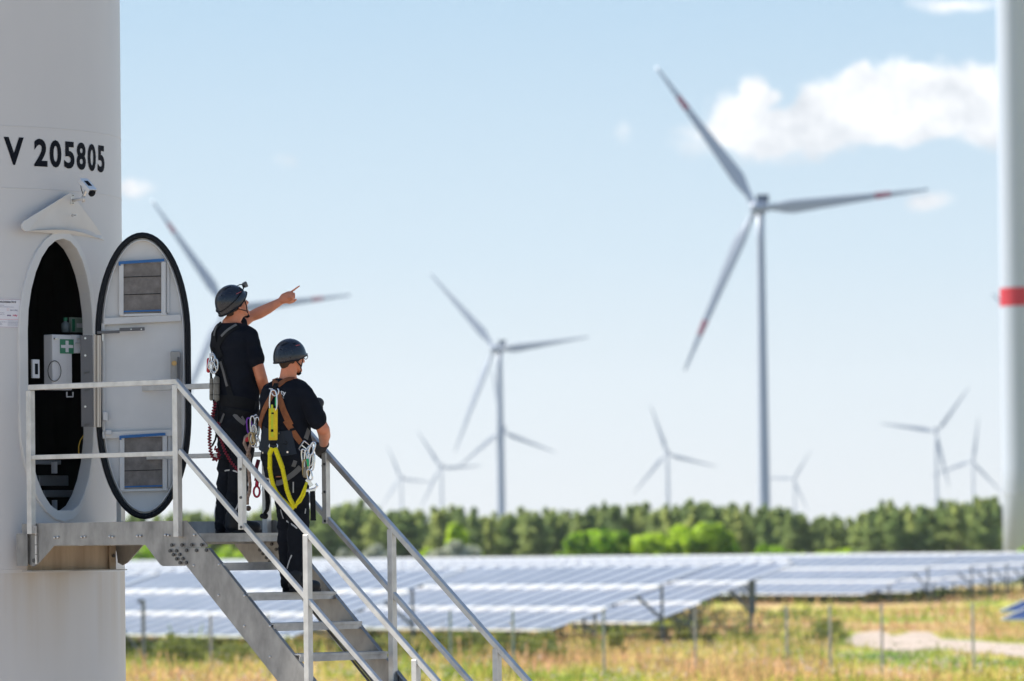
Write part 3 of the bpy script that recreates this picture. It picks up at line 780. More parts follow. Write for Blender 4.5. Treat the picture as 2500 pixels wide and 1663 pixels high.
# shell, with the oval doorway cut through
seg = 128; TOPZ = 34.0
def cylv(rad, z): return [(TC.x + rad * math.cos(2 * math.pi * i / seg), TC.y + rad * math.sin(2 * math.pi * i / seg), z) for i in range(seg)]
zs_ = [-.3, 2, 4, 6, 8, 12, 20, TOPZ]
V_ = []; F_ = []
for z in zs_: V_ += cylv(RT, z)
nb = len(V_)
for z in zs_: V_ += cylv(RT - .035, z)
for k in range(len(zs_) - 1):
    for i in range(seg):
        j = (i + 1) % seg
        F_.append((k * seg + i, k * seg + j, (k + 1) * seg + j, (k + 1) * seg + i))
        F_.append((nb + k * seg + j, nb + k * seg + i, nb + (k + 1) * seg + i, nb + (k + 1) * seg + j))
for i in range(seg):
    j = (i + 1) % seg
    F_.append((j, i, nb + i, nb + j)); t_ = (len(zs_) - 1) * seg
    F_.append((t_ + i, t_ + j, nb + t_ + j, nb + t_ + i))
shell = mk('shell', V_, F_, white_p, tower)
fix_normals(shell)
DZ = pt(151, 919, (S(SD, WC, 0)).y).z
def oval(a, h, e, n=14, flat=None):
    """stadium with elliptic ends: half width a, half height h, end height e -> (w offset, z offset), anticlockwise"""
    p = []
    for i in range(n + 1):
        t = math.pi * i / n; p.append((a * math.cos(t), h - e + e * math.sin(t)))
    for i in range(n + 1):
        t = math.pi + math.pi * i / n; p.append((a * math.cos(t), -(h - e) + e * math.sin(t)))
    if flat is not None: p = [(x, max(z, -flat)) for x, z in p]
    return p
oi = [(a + .025, z) for a, z in oval(.362, 1.075, .72, flat=1.045)]
oo = [(a + .015, z) for a, z in oval(.430, 1.135, .80)]
cut = MB(); cut.prism([S(SD - .4, WC + a, DZ + z) for a, z in oval(.40, 1.10, .76)], rh * .8)
co_ = cut.build('cutter', white_p); fix_normals(co_)
bo = shell.modifiers.new('b', 'BOOLEAN'); bo.object = co_; bo.solver = 'EXACT'; bo.operation = 'DIFFERENCE'
me = baked(shell, co_); shell.modifiers.clear(); shell.data = me
bpy.data.objects.remove(co_)
for p in me.polygons: p.use_smooth = True
es = shell.modifiers.new('split', 'EDGE_SPLIT'); es.split_angle = R(35)
# added inner lining with floor and ceiling blocks light; interior darkness put in its colour
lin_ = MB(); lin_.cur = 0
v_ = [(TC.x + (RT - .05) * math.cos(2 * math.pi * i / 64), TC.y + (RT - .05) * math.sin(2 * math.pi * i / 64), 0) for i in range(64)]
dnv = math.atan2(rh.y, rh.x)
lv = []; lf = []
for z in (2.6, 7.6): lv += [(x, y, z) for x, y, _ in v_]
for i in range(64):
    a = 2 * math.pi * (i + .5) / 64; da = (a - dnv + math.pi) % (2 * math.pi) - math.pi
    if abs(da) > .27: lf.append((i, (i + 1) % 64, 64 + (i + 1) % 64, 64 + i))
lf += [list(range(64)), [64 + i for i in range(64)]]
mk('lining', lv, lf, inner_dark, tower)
# collar round the doorway
fr = MB(); n = len(oi); sb = SD - .135
sf = lambda a: SD - (RT - math.sqrt(RT * RT - a * a)) + .022
vs = [S(sf(a), WC + a, DZ + z) for a, z in oo] + [S(sf(a), WC + a, DZ + z) for a, z in oi] + [S(sb, WC + a, DZ + z) for a, z in oi] + [S(sb, WC + a, DZ + z) for a, z in oo]
fs = []
for i in range(n):
    j = (i + 1) % n
    fs += [(i, j, n + j, n + i), (n + i, n + j, 2 * n + j, 2 * n + i), (3 * n + i, 3 * n + j, j, i), (2 * n + i, 2 * n + j, 3 * n + j, 3 * n + i)]
fr.add(vs, fs); o = fr.build('door_frame', white_d, tower); fix_normals(o); bevel(o, .006, 2)
# weld seam rings on the tower
sm_ = MB()
for pz in (1388, 452, 300):
    z = pt(280, pz, 41).z
    sm_.tube([(TC.x + (RT + .0005) * math.cos(2 * math.pi * i / 96), TC.y + (RT + .0005) * math.sin(2 * math.pi * i / 96), z) for i in range(96)], .0025, 6, closed=True)
sm_.build('seam', white_p, tower, smooth=True)

def wrap_tower(vs, cx, cz, lift=.003):
    """flat (x right, y up) metres onto the tower skin around angle cx (measured from -Y toward +X), height cz"""
    out = []
    for x, y, z in vs:
        a = cx + x / RT; rr = RT + lift + z
        out.append(Vector((TC.x + rr * math.sin(a), TC.y - rr * math.cos(a), cz + y)))
    return out
def tower_angle(px):
    x = (px - 1250) / F; a = .5
    for _ in range(30):
        xx, yy = TC.x + RT * math.sin(a), TC.y - RT * math.cos(a)
        a += (x * yy - xx) / (RT * math.cos(a) + 1e-6) * .8
    return a
def tower_z(px, py):
    a = tower_angle(px); return pt(px, py, TC.y - RT * math.cos(a)).z
# painted number, glyph by glyph
def glyph(ch, px, py_c, hpx, wpx_true, off=.034):
    vs, fs = text_mesh(ch, 1.0, off)
    xs_ = [q[0] for q in vs]; ys_ = [q[1] for q in vs]
    x0, x1, y0, y1 = min(xs_), max(xs_), min(ys_), max(ys_)
    D_ = TC.y - RT * math.cos(tower_angle(px)); h = hpx * D_ / F
    vs = [((q[0] - (x0 + x1) / 2) / (x1 - x0) * wpx_true, (q[1] - (y0 + y1) / 2) / (y1 - y0) * h, 0) for q in vs]
    return wrap_tower(vs, tower_angle(px), tower_z(px, py_c)), fs
gm = MB()
for ch, x0, x1, yt, yb in [('V', 38, 192, 172, 386), ('2', 270, 372, 185, 398), ('0', 389, 479, 195, 406), ('5', 500, 580, 206, 414), ('8', 596, 666, 213, 424), ('0', 681, 743, 224, 434), ('5', 757, 809, 236, 444)]:
    px0, px1 = x0 / 3.136, x1 / 3.136; py = 280 + (yt + yb) / 2 / 3.136
    wt = (tower_angle(px1) - tower_angle(px0)) * RT
    v_, f_ = glyph(ch, (px0 + px1) / 2, py, (yb - yt) / 3.136, wt)
    gm.add(v_, f_)
gm.build('painted_number', ink, tower)

# canopy plate over the doorway
vp = [(528, 604), (183, 816), (168, 840), (172, 872), (196, 892), (300, 884), (430, 880), (500, 882), (560, 889), (640, 905), (710, 930), (770, 952), (800, 962), (770, 905), (700, 805), (620, 700), (560, 618), (544, 604)]
vpp = resample([(x / 3.136, 280 + y / 3.136) for x, y in vp] + [(528 / 3.136, 280 + 604 / 3.136)], 6)[:-1]
canopy_pts = []
for (x, y) in vpp:
    lift = .115 - .105 * min(1, max(0, (x - 55) / 195)) ** 1.1
    # solve the ray against a cylinder of radius RT+lift
    d = ray(x, y); ox, oy = CAMP.x - TC.x, CAMP.y - TC.y; rr = RT + lift
    A = d.x ** 2 + d.y ** 2; B = 2 * (ox * d.x + oy * d.y); C_ = ox ** 2 + oy ** 2 - rr ** 2
    t = (-B - math.sqrt(max(0, B * B - 4 * A * C_))) / (2 * A); canopy_pts.append(CAMP + d * t)
bm = bmesh.new(); vv = [bm.verts.new(q) for q in canopy_pts]; bm.faces.new(vv)
ext = bmesh.ops.triangulate(bm, faces=bm.faces[:])
nrm = (canopy_pts[6] - TC); nrm.z = 0; nrm.normalize()
g_ = bmesh.ops.extrude_face_region(bm, geom=bm.faces[:]); bmesh.ops.translate(bm, verts=[e for e in g_['geom'] if isinstance(e, bmesh.types.BMVert)], vec=-nrm * .012)
bmesh.ops.recalc_face_normals(bm, faces=bm.faces[:])
me = bpy.data.meshes.new('canopy'); bm.to_mesh(me); bm.free(); me.transform(Matrix.Translation(-TC)); me.materials.append(white_d)
cpo = bpy.data.objects.new('canopy', me); COL.objects.link(cpo); cpo.parent = tower; ORG[cpo.name] = TC; bevel(cpo, .002)
cb = MB(); q = canopy_pts[0]
def near_tower(px, py, lift):
    d = ray(px, py); ox, oy = CAMP.x - TC.x, CAMP.y - TC.y; rr = RT + lift
    A = d.x ** 2 + d.y ** 2; B = 2 * (ox * d.x + oy * d.y); C_ = ox ** 2 + oy ** 2 - rr ** 2
    t = (-B - math.sqrt(max(0, B * B - 4 * A * C_))) / (2 * A); return CAMP + d * t
b0 = near_tower(175.5, 526, .06); nn = (b0 - TC); nn.z = 0; nn.normalize()
cb.cyl(b0, b0 + nn * .02, .012, 6); cb.cyl(b0 + nn * .02, b0 + nn * .05, .006, 8); cb.build('bolt', rivet_m, cpo)

# security camera
camw = mat('camera_housing', (.70, .72, .74), .3)
c0 = near_tower(176, 487, .045); nn = (c0 - TC); nn.z = 0; nn.normalize(); sd_ = nn.cross(up)
cc_ = thing('security_camera', c0, 'silver-white bullet security camera on an arm above the doorway', 'camera')
b_ = MB(); b_.box(c0 + nn * .005, nn * .004, sd_ * .020, up * .042); pl_ = b_.build('wall_plate', alu, cc_, bev=.003)
for dz in (-.03, .03):
    b_ = MB(); q_ = c0 + up * dz + nn * .009; b_.cyl(q_, q_ + nn * .004, .005, 8); b_.build('screw', bolt_m, pl_)
e0 = pt(204, 485, c0.y - .1)
b_ = MB(); b_.tube([c0 + nn * .01 - up * .008, c0 + (e0 - c0) * .5 - up * .004, e0], [.013, .010, .012], 10); b_.cyl(e0 - up * .028, e0 + up * .022, .014, 12); b_.build('arm', alu, cc_, smooth=True)
h0, h1 = pt(198, 442, c0.y - .10), pt(226, 474, c0.y - .24)
hd = (h1 - h0).normalized(); hs = hd.cross(up).normalized(); hu = hs.cross(hd)
b_ = MB(); b_.cyl(h0 + hd * .01, h1 - hd * .015, .026, 18); bd = b_.build('housing', camw, cc_, smooth=False)
b_ = MB(); b_.cyl(h1 - hd * .02, h1 - hd * .006, .0275, 18); b_.cyl(h1 - hd * .006, h1 + hd * .001, .016, 14); b_.build('lens', rubber, bd)
b_ = MB(); hc = (h0 + h1) / 2 + hu * .034
b_.box(hc + hd * .008, hd * .088, hs * .032, hu * .0025)
for sg in (-1, 1): b_.box(hc + hd * .008 + hs * sg * .034 - hu * .013, hd * .085, hs * .002, hu * .015)
b_.build('sun_hood', camw, cc_)
b_ = MB(); b_.box(hc + hd * .0 + hu * .004, hd * .038, hs * .017, hu * .001); b_.build('hood_label', ink, cc_)
b_ = MB(); b_.tube([h0 + hu * .0, h0 - up * .03 - hd * .012, h0 - up * .062 + hd * .004, e0 - up * .005 - hs * .01], .0035, 6); b_.build('cable', rubber, cc_, smooth=True)
b_ = MB(); b_.bar(e0 + up * .02, (h0 + h1) / 2 - hu * .02, .016, .016, hd); b_.build('joint', rivet_m, cc_)

# information sign at the left edge
sign_m = mat('sign_white', (.74, .73, .77), .4)
sx0, sx1 = -78, 50
a0, a1 = tower_angle(sx0), tower_angle(sx1); zc = tower_z(20, 765); hh = (tower_z(20, 729) - tower_z(20, 800)) / 2
sg_ = thing('information_sign', wrap_tower([(0, 0, 0)], a1, zc, 0)[0], 'small white sign with Schipkau Nord heading stuck to the tower at the left edge', 'sign')
ww = (a1 - a0) * RT; ac = (a0 + a1) / 2
def strip(mb, x0, x1, y0, y1, z, n=8):
    vs = []
    for i in range(n + 1):
        x = x0 + (x1 - x0) * i / n; vs += [(x, y0, z), (x, y1, z)]
    mb.add(wrap_tower(vs, ac, zc, 0), [(2 * i, 2 * i + 2, 2 * i + 3, 2 * i + 1) for i in range(n)])
b_ = MB(); strip(b_, -ww / 2, ww / 2, -hh, hh, .003, 20); brd = b_.build('board', sign_m, sg_)
mar = mat('sign_maroon', (.20, .03, .09), .5); pnk = mat('sign_pink', (.60, .03, .12), .5); org = mat('sign_orange', (.80, .22, .10), .5); pur = mat('sign_purple', (.10, .03, .16), .5); navy = mat('sign_navy', (.03, .04, .14), .5)
b_ = MB(); e = .0012
strip(b_, -ww / 2 + .004, ww / 2 - .004, hh - .006, hh - .006 + e * 1.6, .0045, 12); strip(b_, -ww / 2 + .004, ww / 2 - .004, -hh + .004, -hh + .004 + e * 1.6, .0045, 12); strip(b_, ww / 2 - .006, ww / 2 - .006 + e * 1.6, -hh + .004, hh - .006, .0045, 1)
b_.build('border', mar, sg_)
sc_ = hh / .57
def stext(mb, s, xr, y, size, off=0.0):
    vs, fs = text_mesh(s, size, off, 'RIGHT'); mb.add(wrap_tower([(q[0] + xr, q[1] + y, 0) for q in vs], ac, zc, .0048), fs)
def u_(px_, py_):   # sign zoom (13.07x, origin 0,700) to sign coordinates
    return (tower_angle(px_ / 13.067) - ac) * RT, tower_z(20, 700 + py_ / 13.067) - zc
b_ = MB(); x_, y_ = u_(500, 505); stext(b_, 'Windpark Schipkau Nord', x_, y_, .0185, .0004); strip(b_, x_ - .24, x_, y_ - .0030, y_ - .0018, .0047); b_.build('heading', ink, sg_)
b_ = MB(); x_, y_ = u_(545, 765); stext(b_, 'John Laing', x_, y_, .0155)
b_.build('lettering', navy, sg_)
b_ = MB(); x_, y_ = u_(215, 765); x2, y2 = u_(272, 695)
for (p0_, p1_) in (((x_, y_), (x2, y_ + .001)), ((x_, y2 - .001), (x2, y2)), ((x_, y_), (x_ + .001, y2)), ((x2 - .001, y_), (x2, y2))): strip(b_, p0_[0], p1_[0], p0_[1], p1_[1], .0047, 2)
b_.build('square_logo', org, sg_)
b_ = MB(); x_, y_ = u_(330, 940); stext(b_, 'ene', x_, y_, .022, .0005); b_.build('logo_lettering', pur, sg_)
b_ = MB(); x_, y_ = u_(535, 940); stext(b_, 'rcity', x_, y_, .022, .0005); x_, y_ = u_(620, 1050); strip(b_, -ww / 2 + .02, x_, y_, y_ + .0016, .0047, 10); b_.build('logo_lettering', pnk, sg_)
b_ = MB()
for (x0_, x1_, yy_) in ((-300, 120, 600), (-500, 430, 655), (-200, 120, 845), (-300, 130, 890), (230, 575, 1100), (230, 590, 1145), (230, 575, 1190), (230, 575, 1230), (-300, 185, 1135), (-300, 50, 1180), (-300, 55, 1222)):
    # small print too fine to read: rows of short dashes
    xa, y_ = u_(x0_, yy_); xb, _ = u_(x1_, yy_); x_ = xa
    while x_ < xb:
        w_ = random.uniform(.003, .009); strip(b_, x_, min(x_ + w_, xb), y_, y_ + .0022, .0047, 1); x_ += w_ + .0018
b_.build('small_print', navy, sg_)

# ---- things just inside the doorway
green = mat('first_aid_green', (.03, .22, .12), .5); boxw = mat('white_box', (.72, .73, .76), .4)
sI = SD - .02
def inside(px, py, s): w, z = on_s(px, py, s); return w, z
def sbox(mb, px0, py0, px1, py1, s, th):
    w0, z0 = on_s(px0, py1, s); w1, z1 = on_s(px1, py0, s)
    mb.box(S(s - th / 2, (w0 + w1) / 2, (z0 + z1) / 2), rh * th / 2, wh * (w1 - w0) / 2, up * (z1 - z0) / 2); return (w0, w1, z0, z1)
kit = thing('first_aid_box', S(sI, WC, DZ - .4), 'white first aid box with green cross sign hanging in the doorway', 'first aid box')
b_ = MB(); s0 = SD - .17
sbox(b_, 129, 818, 176, 952, s0, .10); o = b_.build('case', boxw, kit, bev=.006)
b_ = MB(); sbox(b_, 177, 818, 200, 862, s0, .09); o2 = b_.build('side_case', boxw, kit, bev=.004)
b_ = MB(); sbox(b_, 147, 829, 180, 863, s0 + .004, .003); gs = b_.build('sign_plate', green, kit)
b_ = MB(); sbox(b_, 160.5, 832, 167.5, 860, s0 + .0065, .002); sbox(b_, 149.5, 842.5, 160.3, 849.5, s0 + .0065, .002); sbox(b_, 167.7, 842.5, 178.5, 849.5, s0 + .0065, .002); b_.build('cross', boxw, gs)
b_ = MB(); P_ = []
for i in range(24):
    a = 2 * math.pi * i / 24; w, z = on_s(133 + 16 * math.cos(a), 906 + 25 * math.sin(a), s0 + .008); P_.append(S(s0 + .008, w, z))
b_.tube(P_, .003, 6, closed=True); b_.build('cord', rubber, kit, smooth=True)
b_ = MB(); P_ = [];
for (x, y) in ((163, 957), (163, 969), (178, 969), (178, 957)): w, z = on_s(x, y, s0); P_.append(S(s0, w, z))
b_.tube(P_, .006, 8); b_.build('hook', boxw, kit)
b_ = MB()
for (x, y) in ((137, 827), (193, 827), (190, 838)): w, z = on_s(x, y, s0 + .01); b_.box(S(s0 + .01, w, z), rh * .008, wh * .02, up * .006)
b_.build('latch', rivet_m, kit)
bo_ = thing('bottle', S(SD - .3, .5, DZ), 'dim clear bottle standing on top inside the doorway', 'bottle')
w, z = on_s(160, 812, SD - .3); glassy = mat('dim_bottle', (.16, .20, .21), .2)
b_ = MB(); b_.tube([S(SD - .3, w, z), S(SD - .3, w, z + .07), S(SD - .3, w, z + .085), S(SD - .3, w, z + .09)], [.034, .034, .015, .014], 14); b_.build('body', glassy, bo_, smooth=True)
b_ = MB(); b_.cyl(S(SD - .3, w, z + .091), S(SD - .3, w, z + .118), .016, 12); b_.build('cap', green, bo_)
pk = thing('wall_packet', S(SD - .3, .6, DZ), 'small green and white packet on the wall just inside the doorway', 'packet')
b_ = MB(); sbox(b_, 175, 776, 206, 811, SD - .3, .03); b_.build('case', mat('packet_pale', (.34, .42, .36), .5), pk)
b_ = MB(); sbox(b_, 177, 779, 183, 809, SD - .296, .003); b_.build('band', green, pk)
b_ = MB(); sbox(b_, 188, 790, 204, 800, SD - .296, .003); b_.build('label', boxw, pk)
sw_ = thing('door_handle_plate', S(SD - .1, .2, DZ), 'pale slotted handle plate inside the left edge of the doorway', 'handle')
b_ = MB(); sbox(b_, 80, 878, 97, 923, SD - .14, .02); b_.build('plate', boxw, sw_, bev=.003)
b_ = MB(); sbox(b_, 86, 888, 93, 914, SD - .137, .003); b_.build('slot', ink, sw_)
lad = thing('equipment_rack', S(SD - .6, WC, 3.9), 'dim grey equipment rack low inside the doorway', 'rack')
dimg = mat('dim_grey', (.28, .30, .33), .5)
for (x0, y0, x1, y1, s_) in ((88, 1124, 150, 1134, SD - .5), (96, 1161, 168, 1186, SD - .6), (108, 1197, 180, 1214, SD - .55)):
    b_ = MB(); sbox(b_, x0, y0, x1, y1, s_, .06); b_.build('shelf', dimg, lad, bev=.004)
for (x0, y0, x1, y1) in ((132, 1128, 140, 1156), (133, 1221, 140, 1247)):
    b_ = MB(); sbox(b_, x0, y0, x1, y1, SD - .45, .03); b_.build('upright', boxw, lad)
cbl = thing('yellow_cable', S(SD - .2, .7, 4.2), 'thin yellow cable hanging inside the right side of the doorway', 'cable')
b_ = MB(); P_ = []
for (x, y) in ((204, 1063), (196, 1075), (192, 1090), (192, 1105), (197, 1118), (207, 1126)): w, z = on_s(x, y, SD - .13); P_.append(S(SD - .13, w, z))
b_.tube(P_, .004, 8); b_.build('cable', mat('cable_yellow', (.65, .42, .05), .5), cbl, smooth=True)

# ---- the open door
dl = R(8); dx_ = Vector((math.cos(dl), math.sin(dl), 0)); dn = Vector((math.sin(dl), -math.cos(dl), 0))   # dn points at the camera
Dd = 41.55; dcx, dcy = 350, 917.5
dc = pt(dcx, dcy, Dd)
door = thing('tower_door', Vector((dc.x, dc.y, dc.z)), 'open oval door with black rubber seal and two filter vents, swung out beside the doorway', 'door')
def DP(px, py, out=0.0):
    """point on the door face under photo position, raised by out"""
    d = ray(px, py); o = CAMP - (dc + dn * out); t = -o.dot(dn) / d.dot(dn); return CAMP + d * t
def dv(a, z, out): return dc + dx_ * a + up * z + dn * out
def dring(mb, o1, out1, o2, out2):
    n = len(o1); vs = [dv(a, z, out1) for a, z in o1] + [dv(a, z, out2) for a, z in o2]
    mb.add(vs, [(i, (i + 1) % n, n + (i + 1) % n, n + i) for i in range(n)])
hw, hh_ = .362, 1.128
b_ = MB(); n_ = 22
o_out = oval(hw + .010, hh_ - .012, .80, n_); o_edge = oval(hw, hh_, .80, n_)
vs = [dv(a, z, -.075) for a, z in o_out] + [dv(a, z, .0) for a, z in o_out]; n = len(o_out)
b_.add(vs, [list(range(n)), [n + i for i in range(n)][::-1]] + [(i, (i + 1) % n, n + (i + 1) % n, n + i) for i in range(n)])
shell_d = b_.build('panel', white_d, door); fix_normals(shell_d); bevel(shell_d, .008, 2)
b_ = MB(); P_ = [dv(a, z, .022) for a, z in oval(hw - .012, hh_ - .03, .79, 30)]
b_.tube(P_, .023, 10, closed=True, flat=1.0); b_.build('rubber_seal', rubber, door, smooth=True)
b_ = MB(); ia, ib = oval(hw - .045, hh_ - .065, .77, n_), oval(hw - .052, hh_ - .072, .765, n_)
dring(b_, ia, .001, ia, .035); dring(b_, ia, .035, ib, .035); dring(b_, ib, .035, ib, .001); b_.build('inner_rim', white_d, door)
felt = mat('grey_filter_felt', (.15, .135, .125), .95, col2=(.25, .23, .215), vscale=14, fac=(.3, .7), bump=.2, bscale=80)
blue = mat('blue_tape', (.02, .13, .36), .5)
def vent(x0, y0, x1, y1, label, lines, tape_top=True):
    vt = MB(); 
    a, b, c, d = DP(x0, y0, .03), DP(x1, y0, .03), DP(x1, y1, .03), DP(x0, y1, .03)
    vt.add([a, b, c, d] + [q - dn * .028 for q in (a, b, c, d)], [(0, 1, 2, 3), (7, 6, 5, 4), (0, 4, 5, 1), (1, 5, 6, 2), (2, 6, 7, 3), (3, 7, 4, 0)])
    v_ = vt.build('filter_vent', felt, door); tag(v_, label)
    f_ = MB(); W_ = 9
    for (p, q) in (((x0 - 5, y0 - 2), (x0 - 5, y1 + 8)), ((x1 + 6, y0 - 2), (x1 + 6, y1 + 8))): f_.bar(DP(*p, .03), DP(*q, .03), .028, .035, dx_)
    f_.bar(DP(x0 - 8, y1 + 8, .024), DP(x1 + 14, y1 + 5, .024), .022, .02); f_.bar(DP(x1 + 17, y0 - 6, .012), DP(x1 + 17, y1 + 2, .012), .008, .024, dx_)
    o = f_.build('frame', white_d, v_, bev=.002)
    f_ = MB(); f_.bar(DP(x0 - 10, y0 + 1, .052), DP(x1 + 8, y0 - 6, .052), .022, .006, dn)
    if tape_top: f_.bar(DP(x0 - 9, y0 + 8, .052), DP(x0 - 9, y0 - 2, .052), .016, .004, dn)
    f_.bar(DP(x0, y1 - 1, .034), DP(x1, y1 - 4, .034), .012, .004, dn); f_.build('tape', blue, v_)
    f_ = MB()
    for ly in lines: f_.bar(DP(x0, ly, .032), DP(x1, ly - 3, .032), .005, .004, dn)
    if f_.v: f_.build('seam', ink, v_)
vent(301, 641, 393, 762, 'upper filter vent with blue tape', (677, 720))
vent(303, 1066, 396, 1190, 'lower filter vent with blue tape', (1109, 1150))
b_ = MB()
b_.bar(DP(252, 785, .03), DP(441, 776, .03), .01, .05, up); b_.bar(DP(248, 1063, .03), DP(436, 1056, .03), .01, .05, up)
b_.build('rib', white_d, door)
b_ = MB(); b_.bar(DP(252, 790, .018), DP(252, 1062, .018), .012, .03, dx_); b_.build('side_rib', white_d, door)
darks = mat('dark_lock_steel', (.12, .12, .13), .4, metal=.6)
b_ = MB(); b_.box((DP(417, 868, .02) + DP(440, 920, .02)) / 2, dx_ * .037, dn * .018, up * .115); lk = b_.build('lock_block', mat('lock_steel', (.36, .35, .34), .45, metal=.5), door, bev=.004)
b_ = MB(); q = DP(425, 887, .04); b_.cyl(q, q + dn * .02, .020, 16); b_.build('lock_cylinder', mat('brass', (.55, .35, .15), .35, metal=.8), lk)
b_ = MB(); b_.bar(DP(436, 872, .05), DP(436, 945, .05), .016, .02, dx_); b_.build('bolt_bar', darks, lk)
b_ = MB(); b_.bar(DP(237, 812, .06), DP(292, 810, .06), .022, .016, dn); b_.bar(DP(292, 805, .065), DP(353, 803, .065), .026, .024, dn); st_ = b_.build('door_stay', darks, door, bev=.002)
for x in (320, 345):
    b_ = MB(); q = DP(x, 804, .078); b_.cyl(q, q + dn * .004, .006, 8); b_.build('screw', rivet_m, st_)
b_ = MB(); b_.bar(DP(251, 815, .05), DP(251, 833, .05), .012, .012, dx_); b_.build('stay_pin', rivet_m, st_)
for (x0, y0, x1, y1) in ((251, 1006, 263, 1027), (258, 1050, 272, 1062)):
    b_ = MB(); b_.box((DP(x0, y0, .04) + DP(x1, y1, .04)) / 2, dx_ * (x1 - x0) / 2 * .0032, dn * .02, up * (y1 - y0) / 2 * .0032); b_.build('small_bracket', white_d, door, bev=.003)
# hinge, with its dark plate
hp = MB(); q0, q1 = DP(212, 819, .05), DP(212, 1042, .05); hp.box((q0 + q1) / 2, dx_ * .047, dn * .010, up * (q0.z - q1.z) / 2); hpl = hp.build('hinge_plate', darks, door, bev=.002)
for y in (826, 868, 910, 953, 993, 1037):
    hp = MB(); q = DP(208, y, .062); hp.cyl(q, q + dn * .010, .009, 6)
    if y in (910, 953, 1037): hp.bar(DP(208, y, .063), DP(219, y - 2, .063), .014, .004, dn)
    hp.build('hinge_bolt', bolt_m if y in (910, 953, 1037) else rivet_m, hpl)
hp = MB(); hp.cyl(DP(232, 817, .055), DP(232, 1043, .055), .011, 12); hp.cyl(DP(241, 819, .06), DP(241, 1043, .06), .020, 18); hp.build('hinge_tube', mat('hinge_steel', (.50, .45, .41), .3, metal=.8), door, smooth=False)

# ---- stairs and platform: one bolted structure
WS = .985
stair = thing('metal_stairs', S(4.2, WS / 2, 0), 'galvanised steel stairs and entrance platform with aluminium handrails', 'stairs')
z5 = lambda x, y: (x / 3.246, 1180 + y / 3.246)
plate = [(172, 320), (1478, 296), (1640, 487), (1645, 500), (1628, 510), (1395, 512), (1478, 640), (1462, 655), (1290, 657), (1270, 645), (1150, 487), (430, 492), (300, 640), (262, 660), (225, 640), (212, 545), (178, 528)]
pl = [on_w(*z5(*q), 0) for q in plate]
for w_, nm in ((0, 'near'), (WS, 'far')):
    b_ = MB(); b_.prism([S(s, w_, z) for s, z in pl], wh * .008); o = b_.build('platform_side_plate', steel, stair); fix_normals(o)
SLP = -.879
su0 = on_w(*z5(1655, 512), 0); su1 = on_w(600, 1451, 0)
slo0 = on_w(*z5(1478, 645), 0)
k_up = (su1[1] - su0[1]) / (su1[0] - su0[0])
send = 4.25
poly = [on_w(*z5(1385, 512), -.008), su0, (send, su0[1] + (send - su0[0]) * k_up), (send - .15, max(.0, slo0[1] + (send - .15 - slo0[0]) * k_up) ), slo0]
# lower edge runs parallel down to the ground
zlow = lambda s: slo0[1] + (s - slo0[0]) * k_up
s_g = slo0[0] - (slo0[1] - .02) / k_up
s_g2 = su0[0] - (su0[1] - .02) / k_up
poly = [on_w(*z5(1385, 512), 0), su0, (s_g2, .02), (s_g, .02), slo0]
for w_, off in ((-.0085, .008), (WS + .0085, .008)):
    b_ = MB(); b_.prism([S(s, w_, z) for s, z in poly], wh * .008); o = b_.build('stringer', steel, stair); fix_normals(o)
    # flange along the inside edges
    b_ = MB(); sg1 = 1 if w_ < .5 else -1
    for (A_, B_) in ((su0, (s_g2, .02)), (slo0, (s_g, .02))):
        b_.bar(S(A_[0], w_ + .02 * sg1, A_[1] - .003), S(B_[0], w_ + .02 * sg1, B_[1] - .003), .03, .005)
    b_.build('flange', steel, o)
# bolts at the splice
bl = [(1370, 490), (1451, 489), (1528, 488), (1607, 488), (1357, 536), (1408, 535), (1487, 532), (1566, 532), (1645, 530), (1383, 566), (1434, 565), (1409, 599), (1459, 597), (1436, 630), (1486, 629)]
for w_, sg1 in ((-.008, -1), (WS + .0, -1)):
    for q in bl:
        s, z = on_w(*z5(*q), 0); b_ = MB(); w0 = w_ - (.0 if w_ < .5 else .0)
        b_.cyl(S(s, w0, z), S(s, w0 - .012, z), .0135, 6); b_.build('bolt', bolt_m, stair)
rv = [(432, 431), (457, 428), (647, 427), (672, 424), (869, 422), (892, 425), (1088, 419), (1113, 418), (1310, 411), (1335, 414), (1539, 410), (1535, 653), (1736, 646), (1733, 889), (1938, 890), (1936, 1133), (2141, 1132), (2140, 1376)]
for q in rv:
    s, z = on_w(*z5(*q), -.009); b_ = MB(); b_.sphere(S(s, -.010, z), (.010, .010, .010), 8, 6); b_.build('rivet', rivet_m, stair, smooth=True)
for i in range(9, 16):
    for (a, b) in ((.045, -.052), (.005, -.30)):
        s = .172 + .256 * (i - 4) + a - .1; z = CAMZ + .145 - .225 * (i - 4) + b + .05
        if s > 1.3: b_ = MB(); b_.sphere(S(s, -.010, z), .010, 8, 6); b_.build('rivet', rivet_m, stair, smooth=True)
# treads
tread_m = mat('tread_aluminium', (.46, .455, .45), .45, metal=.5, var=.15, vscale=12, bump=.05, bscale=50)
zt = lambda i: CAMZ + .145 - .225 * i
for i in range(1, 17):
    s1 = .172 + .256 * i; b_ = MB()
    b_.box(S(s1 - .125, WS / 2, zt(i) - .004), rh * .122, wh * (WS / 2 - .006), up * .004)
    b_.box(S(s1, WS / 2, zt(i) - .010), rh * .006, wh * (WS / 2 - .006), up * .010)      # rounded nosing
    b_.box(S(s1 - .006, WS / 2, zt(i) - .0385), rh * .004, wh * (WS / 2 - .006), up * .0175)
    b_.box(S(s1 - .24, WS / 2, zt(i) - .03), rh * .004, wh * (WS / 2 - .006), up * .022)
    for k in range(6): b_.box(S(s1 - .03 - k * .036, WS / 2, zt(i) + .0015), rh * .006, wh * (WS / 2 - .012), up * .0015)
    b_.build('tread', tread_m, stair)
